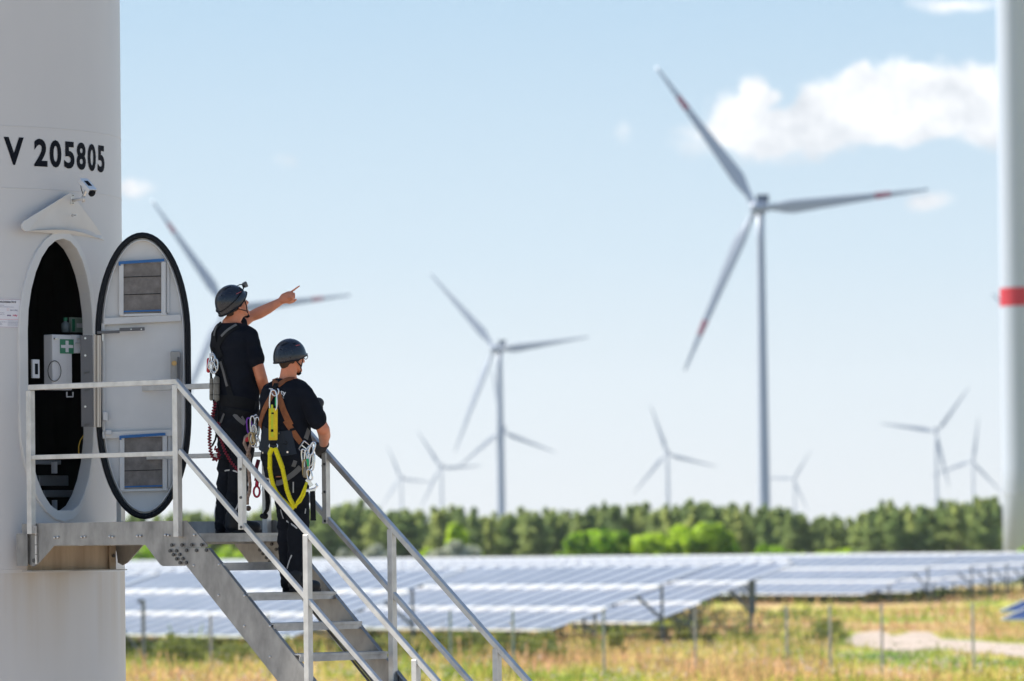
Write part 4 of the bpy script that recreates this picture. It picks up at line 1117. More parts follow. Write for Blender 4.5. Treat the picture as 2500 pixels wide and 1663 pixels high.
# platform deck
b_ = MB(); s0_, s1_ = SD + .06, .172
b_.box(S((s0_ + s1_) / 2, WS / 2, zt(0) - .004), rh * ((s1_ - s0_) / 2), wh * (WS / 2 - .012), up * .004)
b_.box(S(s1_, WS / 2, zt(0) - .012), rh * .006, wh * (WS / 2 - .012), up * .012); b_.box(S(s1_ - .006, WS / 2, zt(0) - .045), rh * .004, wh * (WS / 2 - .012), up * .02)
for k in range(5): b_.box(S(s0_ + .3 + k * .33, WS / 2, zt(0) - .045), rh * .02, wh * (WS / 2 - .012), up * .036)
b_.build('deck', tread_m, stair)
# bracket at the tower, under the deck
tan_m = mat('bounce_tinted_bracket_steel', (.36, .27, .19), .6, metal=.25, col2=(.58, .46, .33), vscale=3.5, stretch=(2, 2, .35), fac=(.3, .7), detail=8, bump=.05)  # tan of light bounced off the ground is put into the steel colour
zb = pt(70, 1388, 41).z
s_e = SD + .10
b_ = MB(); b_.box(S(s_e, WS / 2, (zb + zt(0)) / 2 - .02), rh * .004, wh * (WS / 2 - .01), up * (zt(0) - zb) / 2); bp_ = b_.build('end_plate', tan_m, stair)
b_ = MB(); b_.box(S(s_e + .05, WS / 2 - .01, zb - .02), rh * .055, wh * (WS / 2 + .03), up * .004)
b_.box(S(s_e - .02, -.02, (zb + zt(0)) / 2 + .02), rh * .06, wh * .004, up * (zt(0) - zb) / 2); b_.build('lower_lip', steel, stair)
b_ = MB(); b_.box(S(s_e + .004 + .02, WS - .06, (zb + zt(0)) / 2 - .03), rh * .004, wh * .035, up * (zt(0) - zb) / 2 * .92); an_ = b_.build('corner_angle', tan_m, stair)
for dz in (.09, .24):
    b_ = MB(); q = S(s_e + .03, WS - .06, zb + dz); b_.cyl(q, q + rh * .014, .014, 6); b_.build('bolt', bolt_m, an_)
b_ = MB(); b_.cyl(S(SD + .20, -.004, zb + .06), S(SD + .20, -.02, zb + .06), .017, 10); b_.build('bolt', bolt_m, stair)
b_ = MB(); q = on_w(86, 1285, -.02)
for k in range(4): b_.box(S(q[0], -.012, q[1] - .03 - k * .075), rh * .008, wh * .006, up * .034)
b_.build('hinge_strip', alu, stair)

# handrails
rails = {'near': -.028, 'far': WS - .028}
T0 = on_w(431, 932, rails['near'])      # kink of the top rail, its centre line
TL = on_w(72, 946, rails['near'])
M0 = on_w(431, 1107, rails['near']); ML = on_w(75, 1116, rails['near'])
s_end = 3.75
kr = (on_w(1071, 1668, rails['near'])[1] - T0[1]) / (on_w(1071, 1668, rails['near'])[0] - T0[0])
dzr = T0[1] - M0[1] - .155
def rail_z(s): return T0[1] + (s - T0[0]) * kr
def top_str(s): return su0[1] + (s - su0[0]) * k_up
for side, w_ in rails.items():
    flatz = T0[1]
    b_ = MB(); b_.bar(S(TL[0], w_, flatz), S(T0[0] + .012, w_, flatz), .042, .042); b_.bar(S(T0[0], w_, flatz - .002), S(s_end, w_, rail_z(s_end)), .0425, .0425)
    hr = b_.build('handrail', alu, stair, bev=.004); tag(hr, side + ' handrail')
    b_ = MB(); b_.bar(S(TL[0] + .028, w_, M0[1]), S(T0[0] - .027, w_, M0[1]), .036, .036)
    b_.bar(S(T0[0] + .028, w_, M0[1] + .02), S(s_end, w_, M0[1] + .02 + (s_end - T0[0] - .028) * kr), .0365, .0365)
    b_.build('mid_rail', alu, stair, bev=.003)
    zbot = {'near': on_w(431, 1311, w_)[1], 'far': on_w(431, 1311, w_)[1]}[side]
    b_ = MB(); zpb = on_w(72, 1304, rails['near'])[1]; b_.bar(S(TL[0] + .008, w_, zpb), S(TL[0] + .008, w_, flatz - .022), .052, .05, rh); b_.build('post', alu, stair, bev=.003)
    b_ = MB(); zpb = on_w(440, 1311, rails['near'])[1]; b_.bar(S(T0[0] + .0, w_, zpb), S(T0[0] + .0, w_, flatz - .022), .052, .052, rh); po_ = b_.build('post', alu, stair, bev=.003)
    # short coupling piece between the rails, with bolts
    sc1 = on_w(592, 1200, rails['near'])[0] if side == 'near' else on_w(797, 1200, w_)[0]
    zb1 = M0[1] + .02 + (sc1 - T0[0]) * kr - .02
    b_ = MB(); b_.bar(S(sc1, w_ - .004, zb1), S(sc1, w_ - .004, rail_z(sc1) + .0), .048, .046, rh); cp_ = b_.build('coupling_post', alu, stair, bev=.003)
    for k in (.09, .30, .52):
        b_ = MB(); q = S(sc1 + .012, w_ - .028, rail_z(sc1) - k); b_.cyl(q, q - wh * .010, .011, 6); b_.build('bolt', bolt_m, cp_)
        b_ = MB(); q = S(sc1 - .026, w_ - .004, rail_z(sc1) - k - .01); b_.cyl(q, q - rh * .012, .009, 6); b_.build('bolt', bolt_m, cp_)
    for pxp in ((751, 1013) if side == 'near' else (957, 1211)):
        sp_ = on_w(pxp, 1400, w_)[0]
        b_ = MB(); b_.bar(S(sp_, w_, top_str(sp_) - .24), S(sp_, w_, rail_z(sp_) - .02), .052, .05, rh); b_.build('post', alu, stair, bev=.003)
    sp_ = 3.4; b_ = MB(); b_.bar(S(sp_, w_, max(.02, top_str(sp_) - .2)), S(sp_, w_, rail_z(sp_) - .02), .052, .05, rh); b_.build('post', alu, stair, bev=.003)
# ================================================================= PEOPLE
skin = mat('skin', (.68, .25, .135), .5, var=.08, vscale=14, bump=.05, bscale=120)
skin.node_tree.nodes['Principled BSDF'].inputs['Subsurface Weight'].default_value = .12
skin.node_tree.nodes['Principled BSDF'].inputs['Subsurface Radius'].default_value = (.02, .006, .003)
shirt_m = mat('black_cotton', (.007, .009, .015), .9, spec=.15, var=.2, vscale=6, bump=.5, bscale=9)
trou_m = mat('black_work_trousers', (.006, .008, .013), .85, spec=.2, var=.2, vscale=5, bump=.5, bscale=8)
boot_m = mat('black_boot', (.008, .010, .014), .5, spec=.3, bump=.1, bscale=40)
helm_m = mat('helmet_black', (.010, .014, .024), .26, var=.15, vscale=20, spec=.6)
web_b = mat('black_webbing', (.009, .010, .012), .85, spec=.2, bump=.15, bscale=200)
web_g = mat('grey_webbing', (.13, .13, .13), .8, bump=.15, bscale=200)
web_o = mat('brown_orange_webbing', (.30, .10, .030), .8, col2=(.20, .065, .025), vscale=30, bump=.15, bscale=200)
yel = mat('yellow_webbing', (.78, .56, .01), .7, var=.12, vscale=30, bump=.3, bscale=60)
yel2 = mat('yellow_elastic', (.80, .68, .0), .7, var=.12, vscale=60, bump=.3, bscale=90)
silver = mat('polished_aluminium', (.72, .73, .75), .22, metal=.95)
gold = mat('brassy_steel', (.45, .33, .16), .35, metal=.8)
purple = mat('purple_anodised', (.18, .04, .40), .35, metal=.4)
greenk = mat('green_anodised', (.01, .42, .15), .4)
redp = mat('red_plastic', (.50, .02, .03), .4)
crim = mat('crimson_rope', (.20, .012, .03), .8, bump=.4, bscale=120)
hair1 = mat('short_brown_hair', (.06, .035, .022), .9, bump=.8, bscale=200)
refl = mat('reflective_piping', (.52, .53, .54), .45)
glovem = mat('dark_glove', (.035, .032, .036), .7, bump=.3, bscale=60)
padm = mat('dark_blue_pad', (.013, .020, .032), .6, spec=.3)
rope_br = mat('braided_brown_rope', (.20, .12, .09), .85, col2=(.42, .32, .26), vscale=60, bump=.4, bscale=90)

def frame(phi, tilt=0.0, roll=0.0):
    f = Vector((math.cos(phi) * math.cos(tilt), math.sin(phi) * math.cos(tilt), math.sin(tilt)))
    r_ = Vector((math.sin(phi), -math.cos(phi), 0)); u_ = r_.cross(f)
    return f, r_, u_
def head_geo(mb, c, fr, neck_base, neck_r=.058):
    f, r_, u_ = fr
    P = lambda a, b, z: c + r_ * a + f * b + u_ * z
    # skull, face mass and jaw as overlapping rounded forms
    mb.sphere(P(0, -.015, .025), (.076, .095, .090), 22, 16, (r_, f, u_))
    mb.sphere(P(0, .028, -.03), (.062, .062, .085), 20, 14, (r_, f, u_))
    mb.limb([P(0, .03, -.07), P(0, .072, -.098)], [.044, .026], 14)               # chin
    for s in (-1, 1):
        mb.limb([P(s * .052, -.005, -.045), P(s * .036, .045, -.092)], [.022, .018], 10)   # jaw
        mb.limb([P(s * .045, .062, -.012), P(s * .03, .075, -.03)], [.018, .016], 10)   # cheek
        e = P(s * .076, -.012, -.012)                                                 # ear
        mb.tube([e + u_ * .026, e + u_ * .022 - f * .014 + r_ * s * .008, e - f * .016 + r_ * s * .010, e - u_ * .022 - f * .006 + r_ * s * .004, e - u_ * .030 + f * .006], [.006, .009, .009, .008, .006], 8)
        mb.sphere(e - f * .004, (.006, .014, .026), 10, 8, (r_, f, u_))
        mb.limb([P(s * .012, .088, .022), P(s * .044, .078, .020)], [.010, .009], 8)    # brow
    mb.limb([P(0, .086, .012), P(0, .104, -.016), P(0, .112, -.030)], [.009, .012, .013], 10)   # nose
    for s in (-1, 1): mb.sphere(P(s * .011, .098, -.034), .009, 8, 6)
    mb.limb([P(-.020, .083, -.058), P(0, .091, -.057), P(.020, .083, -.058)], [.006, .008, .006], 8)  # lips
    mb.limb([P(-.016, .081, -.068), P(0, .088, -.069), P(.016, .081, -.068)], [.006, .008, .006], 8)
    nb = Vector(neck_base)
    mb.limb([P(0, -.025, -.02), P(0, -.020, -.075), nb + up * .02, nb - up * .05], [neck_r, neck_r * .98, neck_r * 1.08, neck_r * 1.35], 18)
    return P
def eye_geo(name, P, parent, m_):
    b_ = MB()
    for s in (-1, 1): b_.sphere(P(s * .030, .078, .004), .012, 12, 8)
    b_.build(name, m_, parent, smooth=True)
eye_m = mat('eye_white', (.6, .58, .56), .3)

def helmet(c, fr, parent, label=None):
    """climbing helmet shell: dome above a tilted rim that drops lower at the back"""
    f, r_, u_ = fr
    vs = []; n = 40; prof = [(-1.0, 1.0), (-.6, 1.03), (-.2, 1.035), (.12, 1.0), (.36, .93), (.56, .82), (.73, .67), (.86, .49), (.95, .29), (1.0, .0)]
    for k, (h, rad) in enumerate(prof[:-1]):
        for i in range(n):
            a = 2 * math.pi * i / n; ca, sa = math.cos(a), math.sin(a)
            rimz = .062 * max(0, ca) - (.026 * max(0, -ca) ** 1.3) - .052
            z = rimz * (-h) if h < 0 else h * .118
            if h < 0: z = rimz * (-h)
            rx = .103 * rad; ry = (.132 if ca > 0 else .134) * rad
            ridge = 1 + .012 * math.cos(6 * a) * max(0, h)
            fwd = ca * ry * ridge
            if h <= -.6 and ca > .2: fwd += .010 * ca
            vs.append(c + f * (fwd - .012) + r_ * sa * rx * ridge + u_ * z)
    vs.append(c + u_ * .118 - f * .012)
    fs = []
    for k in range(len(prof) - 2):
        for i in range(n): fs.append((k * n + i, k * n + (i + 1) % n, (k + 1) * n + (i + 1) % n, (k + 1) * n + i))
    t = len(vs) - 1; k = len(prof) - 2
    fs += [(k * n + i, k * n + (i + 1) % n, t) for i in range(n)]
    o = mk('helmet', vs, fs, helm_m, parent, smooth=True); fix_normals(o)
    sl = o.modifiers.new('solid', 'SOLIDIFY'); sl.thickness = .008; sl.offset = -1
    ss = o.modifiers.new('sub', 'SUBSURF'); ss.levels = 1; ss.render_levels = 1
    b_ = MB()
    rim = [vs[i] for i in range(n)]; b_.tube(rim, .0045, 6, closed=True); b_.build('rim_trim', rubber, o, smooth=True)
    return o
def finger(mb, pts, r0=.0088, r1=.0068):
    n = len(pts); mb.limb(pts, [r0 + (r1 - r0) * i / (n - 1) for i in range(n)], 8)

def boot(name, heel, toe, parent, h=.13):
    """work boot from heel point to toe point on the floor (both at sole level)"""
    heel, toe = Vector(heel), Vector(toe); d = (toe - heel); ln = d.length; d.normalize(); s_ = d.cross(up).normalized()
    b_ = MB()
    b_.limb([heel + d * .045 + up * .055, heel + d * ln * .45 + up * .055, toe - d * .055 + up * .042], [.046, .047, .044], 14)
    b_.limb([heel + d * .055 + up * .06, heel + d * .062 + up * h], [.050, .056], 14)
    b_.limb([heel + d * .05 + up * .02, heel + d * .15 + up * .02, toe - d * .05 + up * .02], [.030, .030, .032], 10)
    o = remeshed(name, b_, .006, boot_m, parent, 5)
    for q in o.data.vertices:     # flatten on the floor
        z = q.co.z + ORG[o.name].z
        if z < heel.z + .012: q.co.z = heel.z + .012 - ORG[o.name].z
    b_ = MB(); pts = []
    for k in range(28):
        a = 2 * math.pi * k / 28; ca, sa = math.cos(a), math.sin(a)
        wd = .046 if ca > 0 else .040
        pts.append(heel + d * (ln / 2 + ca * ln / 2) + s_ * sa * wd * (1 - .15 * abs(ca)))
    b_.prism(pts, up * .024); so = b_.build('sole', rubber, o); fix_normals(so)
    return o

# ------------------------------------------------------------- the pointing man
D1 = 40.42; Z1 = zt(0) + .002
def A(px, py, dd=0.0): return pt(px, py, D1 + dd)
ph1 = R(42)
base1 = Vector((A(565, 1299).x, D1, Z1))
man1 = thing('person', base1, 'taller man in dark helmet, black t-shirt and grey harness, pointing right with a raised arm', 'person')
f1, r1, _u1 = frame(ph1)
hf1 = frame(R(36), R(24))
hc1 = A(573, 744, .0)
mb = MB()
P1_ = head_geo(mb, hc1, hf1, A(563, 795, .0), .060)
def torso_rings(mb, grow, data, phi, pt_):
    mb.rings([(pt_(x, y, d_), a + grow, b + grow, phi) for (x, y, d_, a, b) in data], 28)
tor1 = [(578, 1062, 0, .150, .120), (578, 1035, 0, .178, .135), (579, 1000, 0, .176, .132), (580, 960, 0, .168, .128), (578, 915, 0, .172, .134), (574, 870, 0, .186, .142), (570, 835, 0, .192, .138), (568, 812, 0, .175, .120), (566, 797, 0, .125, .092), (565, 786, 0, .070, .070)]
torso_rings(mb, -.008, tor1, ph1, A)
# right arm (near us), hanging with the forearm forward
RS1, RE1, RW1 = A(608, 822, -.10), A(638, 922, -.12), A(648, 985, .08)
mb.limb([RS1, A(622, 870, -.12), RE1], [.058, .050, .044], 16); mb.limb([RE1, A(645, 952, -.03), RW1], [.045, .044, .028], 16)
# left arm, raised and pointing
LS1, LE1, LW1 = A(545, 816, .13), A(612, 773, .26), A(683, 737, .30)
mb.limb([LS1, A(582, 796, .20), LE1], [.056, .046, .041], 16)
mb.limb([LE1, A(633, 764, .27), A(655, 753, .28), LW1], [.041, .046, .041, .029], 16)
# left hand: palm, extended index, curled others, thumb below
dh = .30
mb.limb([A(684, 737, dh), A(694, 728, dh), A(706, 722, dh)], [.027, .039, .036], 14)
mb.limb([A(690, 733, dh - .01), A(708, 730, dh - .01)], [.030, .029], 12)
finger(mb, [A(706, 716, dh), A(715, 710, dh), A(723, 704, dh), A(731, 698.5, dh)], .0098, .0065)
finger(mb, [A(709, 717, dh - .018), A(718.5, 716, dh - .018), A(719.5, 722, dh - .018), A(714, 725, dh - .012)], .0095, .0078)
finger(mb, [A(709, 721, dh - .034), A(719, 722, dh - .036), A(719, 728, dh - .034), A(712.5, 730, dh - .026)], .0092, .0076)
finger(mb, [A(706, 726, dh - .046), A(715, 727.5, dh - .048), A(715, 733, dh - .046), A(709, 734, dh - .036)], .0085, .007)
finger(mb, [A(694, 735, dh + .012), A(706, 739.5, dh + .016), A(716, 737, dh + .012), A(722.5, 731.5, dh + .008)], .0118, .0085)
# right hand, fingers curled round the rail
mb.limb([RW1, A(652, 1002, .12)], [.028, .030], 12)
for k in range(4):
    q = A(653 + k * 1.2, 1003 + k * 4.5, .13); finger(mb, [q, q + Vector((.028, .02, -.004)), q + Vector((.038, .022, -.028)), q + Vector((.020, .016, -.040))])
finger(mb, [A(648, 998, .10), A(656, 996, .09), A(664, 1002, .09)], .011, .008)
# legs
hipL, kneeL, ankL = A(563, 1052, .08), A(556, 1168, .07), A(543, 1276, .05)
hipR, kneeR, ankR = A(596, 1052, -.07), A(583, 1168, -.05), A(567, 1278, -.07)
for h_, k_, a_ in ((hipL, kneeL, ankL), (hipR, kneeR, ankR)):
    mb.limb([h_, h_.lerp(k_, .5), k_], [.084, .074, .056], 16); mb.limb([k_, k_.lerp(a_, .35), a_], [.055, .056, .040], 16)
    mb.limb([a_, a_ + f1 * .13 - up * (a_.z - Z1 - .05)], [.038, .034], 12)
body1 = remeshed('body', mb, .0055, skin, man1, 3)
eye_geo('eyes', P1_, man1, eye_m)
# t-shirt
mb = MB(); torso_rings(mb, .012, tor1[1:-1] + [(565, 790, 0, .088, .078)], ph1, A)
mb.limb([RS1, A(621, 866, -.12), A(625, 880, -.12)], [.072, .068, .066], 18)
mb.limb([LS1, A(572, 800, .17), A(585, 792, .20)], [.070, .066, .064], 18)
mb.limb([A(585, 815, -.02), RS1], [.085, .070], 16)
shirt1 = remeshed('t_shirt', mb, .006, shirt_m, man1, 6, .010, 7)
# trousers
mb = MB(); torso_rings(mb, .016, [(578, 1075, 0, .12, .10)] + tor1[:3], ph1, A)
for h_, k_, a_ in ((hipL, kneeL, ankL), (hipR, kneeR, ankR)):
    mb.limb([h_, h_.lerp(k_, .5), k_], [.100, .090, .078], 18)
    mb.limb([k_, k_.lerp(a_, .3), k_.lerp(a_, .7), a_ - up * .01], [.078, .076, .068, .066], 18)
trou1 = remeshed('trousers', mb, .007, trou_m, man1, 5, .012, 9)
boot('boot', A(528, 1299, .10) * 1.0 - up * 0 if False else Vector((A(526, 1290, .02).x, A(526, 1290, .02).y, Z1)), Vector((A(526, 1290).x, D1 + .02, Z1)) + Vector((math.cos(R(38)), math.sin(R(38)), 0)) * .29, man1)
hb_ = Vector((A(552, 1290).x, D1 - .14, Z1)); boot('boot', hb_, hb_ + Vector((math.cos(R(24)), math.sin(R(24)), 0)) * .30, man1)
hel1 = helmet(hc1 + hf1[2] * .045 + hf1[0] * -.006, hf1, man1)
allb1 = bvh_of(shirt1, trou1); hb1 = bvh_of(hel1)
# head torch strap and lamp
b_ = MB(); c_ = hc1 + hf1[2] * .052 - hf1[0] * .018
P_ = []
for k in range(36):
    a = 2 * math.pi * k / 36; ca, sa = math.cos(a), math.sin(a)
    P_.append(c_ + hf1[0] * ca * .139 + hf1[1] * sa * .108 + hf1[2] * (.055 * ca + .0 + .01))
b_.tube(P_, .0065, 6, closed=True, flat=.5); ht_ = b_.build('head_torch_strap', web_b, hel1, smooth=True)
b_ = MB(); q = A(598, 697, -.0); b_.box(q, hf1[0] * .012, hf1[1] * .022, hf1[2] * .014); q2 = q + hf1[2] * .014; b_.cyl(q2 - hf1[0] * .010, q2 + hf1[0] * .018, .013, 12); b_.build('head_torch', web_g, hel1)
b_ = MB(); q = P1_(0, -.125, .0); b_.box(q - hf1[2] * .018, hf1[0] * .016, hf1[1] * .030, hf1[2] * .008); b_.build('rear_adjuster', web_b, hel1, bev=.003)
def chin_strap(P, parent, side=1):
    b_ = MB()
    for s in (-1, 1):
        b_.tube([P(s * .088, .045, .035), P(s * .080, .045, -.03), P(s * .062, .045, -.075), P(s * .03, .062, -.122)], .0055, 6, flat=.5)
        b_.tube([P(s * .088, -.055, -.01), P(s * .082, -.005, -.045), P(s * .066, .040, -.072)], .0055, 6, flat=.5)
    b_.tube([P(-.03, .062, -.122), P(0, .070, -.130), P(.03, .062, -.122)], .009, 8)
    b_.build('chin_strap', web_b, parent, smooth=True)
chin_strap(P1_, hel1)
mb = MB(); strap_geo(mb, hb1, [(575, 719), (591, 711)], .005, .0006, .001, step=2); mb.build('helmet_lettering', mat('red_lettering', (.45, .08, .08), .5), hel1)
# helmet logo strokes: short red dashes along a line
hairb = MB(); hairb.sphere(P1_(0, -.020, .020), (.078, .096, .088), 20, 14, (hf1[1], hf1[0], hf1[2])); hairb.limb([P1_(0, -.062, -.01), P1_(0, -.055, -.035)], [.050, .045], 12)
hair_1 = remeshed('hair', hairb, .006, hair1, man1, 2, .002, 60)

# harness of the pointing man
def px3(x, y): return (460 + x / 3.92, 660 + y / 3.92)
def px4(x, y): return (460 + x / 3.2675, 1000 + y / 3.2675)
def harness_piece(name, parts, bv, material, parent, default, lift=.006):
    b_ = MB()
    for pts, w_ in parts: strap_geo(b_, bv, pts, w_, .005, lift, default)
    return b_.build(name, material, parent, smooth=False)
har1 = harness_piece('harness', [([px3(340, 505), px3(285, 530), px3(255, 590), px3(252, 670), px3(262, 740)], .055),
    ([px3(500, 525), px3(430, 545), px3(360, 600), px3(305, 670), px3(285, 750)], .055),
    ([px3(262, 690), px3(290, 800), px3(315, 860)], .085),
    ([px3(310, 840), px3(350, 980), px3(395, 1150), px3(435, 1290)], .045)], allb1, web_b, man1, D1)
harness_piece('grey_strap', [([px3(300, 515), px3(268, 560), px3(258, 650)], .016), ([px3(480, 522), px3(400, 560), px3(345, 610), px3(310, 655)], .018), ([px3(310, 850), px3(350, 980), px3(385, 1130)], .020)], allb1, web_g, har1, D1, .012)
harness_piece('waist_belt', [([px3(300, 1245), px3(420, 1250), px3(560, 1275), px3(680, 1330)], .085), ([px3(300, 1330), px3(450, 1350), px3(600, 1385), px3(680, 1420)], .040)], allb1, web_b, har1, D1, .010)
harness_piece('leg_strap', [([px3(360, 1350), px3(330, 1420), px3(310, 1480)], .016), ([px3(430, 1360), px3(480, 1430), px3(560, 1480)], .030), ([px3(500, 1380), px3(550, 1470)], .015)], allb1, web_g, har1, D1, .008)
b_ = MB(); [strap_geo(b_, hb1, q_, .007, .002, .001, step=3) for q_ in ([px3(330, 200), px3(370, 165), px3(420, 150)], [px3(310, 260), px3(330, 225)], [px3(470, 160), px3(510, 175)], [px3(400, 330), px3(440, 300)])]; b_.build('vent_slot', rubber, hel1)
harness_piece('shoulder_badge', [([px3(257, 682), px3(257, 716)], .030)], allb1, mat('badge_pale', (.30, .31, .32), .5), har1, D1, .016)
harness_piece('badge_emblem', [([px3(257, 686), px3(250, 712)], .004), ([px3(257, 686), px3(264, 712)], .004), ([px3(252, 704), px3(262, 704)], .004)], allb1, web_b, har1, D1, .0225)
harness_piece('reflective_piping', [([px4(275, 492), px4(345, 478), px4(410, 508)], .010)], allb1, refl, trou1, D1, .003)
harness_piece('reflective_piping', [([px4(420, 660), px4(400, 750), px4(370, 810), px4(325, 905)], .012), ([px4(230, 740), px4(212, 820), px4(208, 880)], .005)], allb1, refl, trou1, D1, .003)

# gear hanging behind him (each its own thing)
def carabiner(mb, c, ax, h, w, r=.0055):
    ax = Vector(ax).normalized(); sd2 = ax.cross(Vector((0.2, 1, 0))).normalized(); P_ = []
    for k in range(20):
        a = 2 * math.pi * k / 20; ca, sa = math.cos(a), math.sin(a)
        P_.append(Vector(c) + ax * h / 2 * math.copysign(abs(sa) ** .7, sa) + sd2 * w / 2 * math.copysign(abs(ca) ** .7, ca) * (1 + .15 * sa))
    mb.tube(P_, r, 8, closed=True)
q0 = drape(allb1, *px3(262, 760), .03, D1)[0]
cl1 = thing('carabiner_cluster', q0, 'cluster of steel carabiners and one red clip hanging at the back of the pointing man', 'carabiners')
for k, (x, y, ax, hh2) in enumerate([(262, 800, (.1, 0, -1), .10), (240, 860, (.3, 0, -1), .11), (222, 880, (-.2, 0, -1), .11), (255, 910, (-.1, 0, -1), .10), (232, 930, (.25, 0, -1), .09)]):
    b_ = MB(); c_ = A(*px3(x, y), -.07 - .02 * k); carabiner(b_, c_, ax, hh2, .045); b_.build('carabiner', silver, cl1, smooth=True)
b_ = MB(); c_ = A(*px3(192, 905), -.09); b_.limb([c_ + up * .04, c_ - up * .045], [.013, .016], 8); b_.build('red_clip', redp, cl1, smooth=True)
b_ = MB(); b_.bar(q0 + up * .02, A(*px3(255, 830), -.05), .02, .006); b_.tube([A(*px3(x, y), -.05) for x, y in ((275, 740), (285, 790), (270, 830), (240, 845))], .006, 6); b_.build('webbing_loop', web_b, cl1)
ab1 = thing('shock_absorber_pouch', A(*px3(250, 1020), -.08), 'pair of worn grey shock absorber pouches hanging behind the pointing man', 'pouch')
pouchm = mat('worn_grey_pouch', (.16, .15, .125), .8, col2=(.26, .25, .22), vscale=30, bump=.3, bscale=60)
for x0, x1, y0, y1, dd in ((202, 240, 1030, 1245, -.08), (240, 300, 1025, 1250, -.10)):
    b_ = MB(); b_.limb([A(*px3((x0 + x1) / 2, y0 + 15), dd), A(*px3((x0 + x1) / 2 - 2, y1 - 15), dd)], [(x1 - x0) / 2 / 3.92 * .0031] * 2, 12); po = b_.build('pouch', pouchm, ab1, smooth=True)
    b_ = MB()
    for yy in (1085, 1190): b_.cyl(A(*px3((x0 + x1) / 2, yy), dd), A(*px3((x0 + x1) / 2, yy + 6), dd), (x1 - x0) / 2 / 3.92 * .0031 + .001, 12)
    b_.build('band', web_b, po)
b_ = MB(); b_.tube([A(*px3(x, y), -.09) for x, y in ((240, 950), (215, 985), (218, 1035))], .009, 8); b_.tube([A(*px3(x, y), -.09) for x, y in ((262, 950), (270, 990), (266, 1030))], .010, 8); b_.build('top_loop', web_b, ab1, smooth=True)
rp1 = thing('coiled_lanyard', A(*px4(200, 100), -.1), 'dark crimson coiled lanyard looping below the grey pouches beside the pointing man', 'lanyard')
def wavy(pts, amp, per, conv, dd):
    out = []; pr = resample(pts, per)
    for i, (x, y) in enumerate(pr): out.append(conv(x, y, dd)); 
    return out
def coil(mb, P_, r, rr, turns_per_m=60):
    # tight coil round a centre line
    Q = []; L_ = 0
    pts = [Vector(p) for p in P_]
    fine = []
    for a, b in zip(pts[:-1], pts[1:]):
        n = max(2, int((b - a).length / .004)); fine += [a.lerp(b, i / n) for i in range(n)]
    s1 = Vector((.3, -.95, 0))
    for i, q in enumerate(fine):
        t = (fine[min(i + 1, len(fine) - 1)] - fine[max(i - 1, 0)]).normalized(); a_ = t.cross(s1).normalized(); b2 = t.cross(a_); an = i * 1.15
        Q.append(q + a_ * math.cos(an) * r + b2 * math.sin(an) * r)
    mb.tube(Q, rr, 5)
b_ = MB(); coil(b_, [pt(*px4(x, y), D1 - .12) for x, y in ((215, -60), (195, 40), (172, 130), (168, 240), (178, 340), (200, 395), (230, 400), (246, 370), (232, 325), (205, 300))], .012, .0065); b_.build('coil', crim, rp1)
b_ = MB(); coil(b_, [pt(*px4(x, y), D1 - .20) for x, y in ((240, 100), (255, 220), (290, 330), (340, 420), (400, 490))], .009, .0055); b_.build('coil', crim, rp1)
b_ = MB(); b_.tube([pt(*px4(x, y), D1 - .11) for x, y in ((235, -100), (240, 10), (236, 130), (215, 240), (190, 290))], .010, 8, flat=.4); b_.tube([pt(*px4(x, y), D1 - .115) for x, y in ((200, -80), (215, 20), (190, 70))], .008, 8); b_.build('webbing', web_b, rp1, smooth=True)
cl2 = thing('carabiner_cluster', A(*px4(520, 100), -.2), 'bunch of silver and purple carabiners at the hip between the two men', 'carabiners')
D_h = D1 - .22
for k, (x, y, ax, h_, m_) in enumerate([(487, 130, (.12, 0, -1), .12, purple), (515, 125, (.05, 0, -1), .14, silver), (545, 140, (-.08, 0, -1), .15, silver), (530, 190, (.1, 0, -1), .13, silver), (520, 250, (.1, 0, -1), .09, silver), (545, 260, (.2, 0, -1), .08, silver), (505, 230, (.2, 0, -1), .09, gold)]):
    b_ = MB(); carabiner(b_, pt(*px4(x, y), D_h - .012 * k), ax, h_, .04, .006); b_.build('carabiner', m_, cl2, smooth=True)
b_ = MB(); c_ = pt(*px4(520, 220), D_h - .05); b_.box(c_, (.012, 0, .004), (0, .01, 0), (-.004, 0, .035)); b_.build('gate', gold, cl2, bev=.002)
b_ = MB(); c_ = pt(*px4(475, 230), D_h); b_.limb([c_ + Vector((.02, 0, .012)), c_ - Vector((.01, 0, .01))], [.014, .018], 8); b_.build('red_tab', redp, cl2, smooth=True)
b_ = MB(); b_.tube([pt(*px4(x, y), D_h) for x, y in ((560, 60), (540, 40), (510, 60))], .006, 8); b_.build('belt_loop', silver, cl2, smooth=True)
rb = thing('work_positioning_rope', pt(*px4(470, 300), D_h), 'brown braided rope with a round knot, hanging behind the first stair rail post', 'rope')
b_ = MB(); b_.tube([pt(*px4(x, y), D_h) for x, y in ((500, 190), (455, 220), (445, 270), (470, 320), (490, 370), (478, 440), (485, 520), (492, 600), (488, 660), (472, 705), (470, 760))], .013, 9); b_.tube([pt(*px4(x, y), D_h - .01) for x, y in ((490, 200), (500, 260), (480, 330), (465, 380))], .012, 8)
b_.build('rope', rope_br, rb, smooth=True); b_ = MB(); b_.sphere(pt(*px4(478, 788), D_h), .021, 14, 10); b_.build('ball_knot', mat('brown_ball', (.10, .07, .055), .7), rb, smooth=True)
rg = thing('rescue_descender', pt(*px4(545, 600), D_h), 'crimson red ring and sling hanging between the two men', 'climbing gear')
b_ = MB(); P_ = []
for k in range(22):
    a = 2 * math.pi * k / 22; P_.append(pt(*px4(545 + 24 * math.cos(a), 655 + 42 * math.sin(a)), D_h))
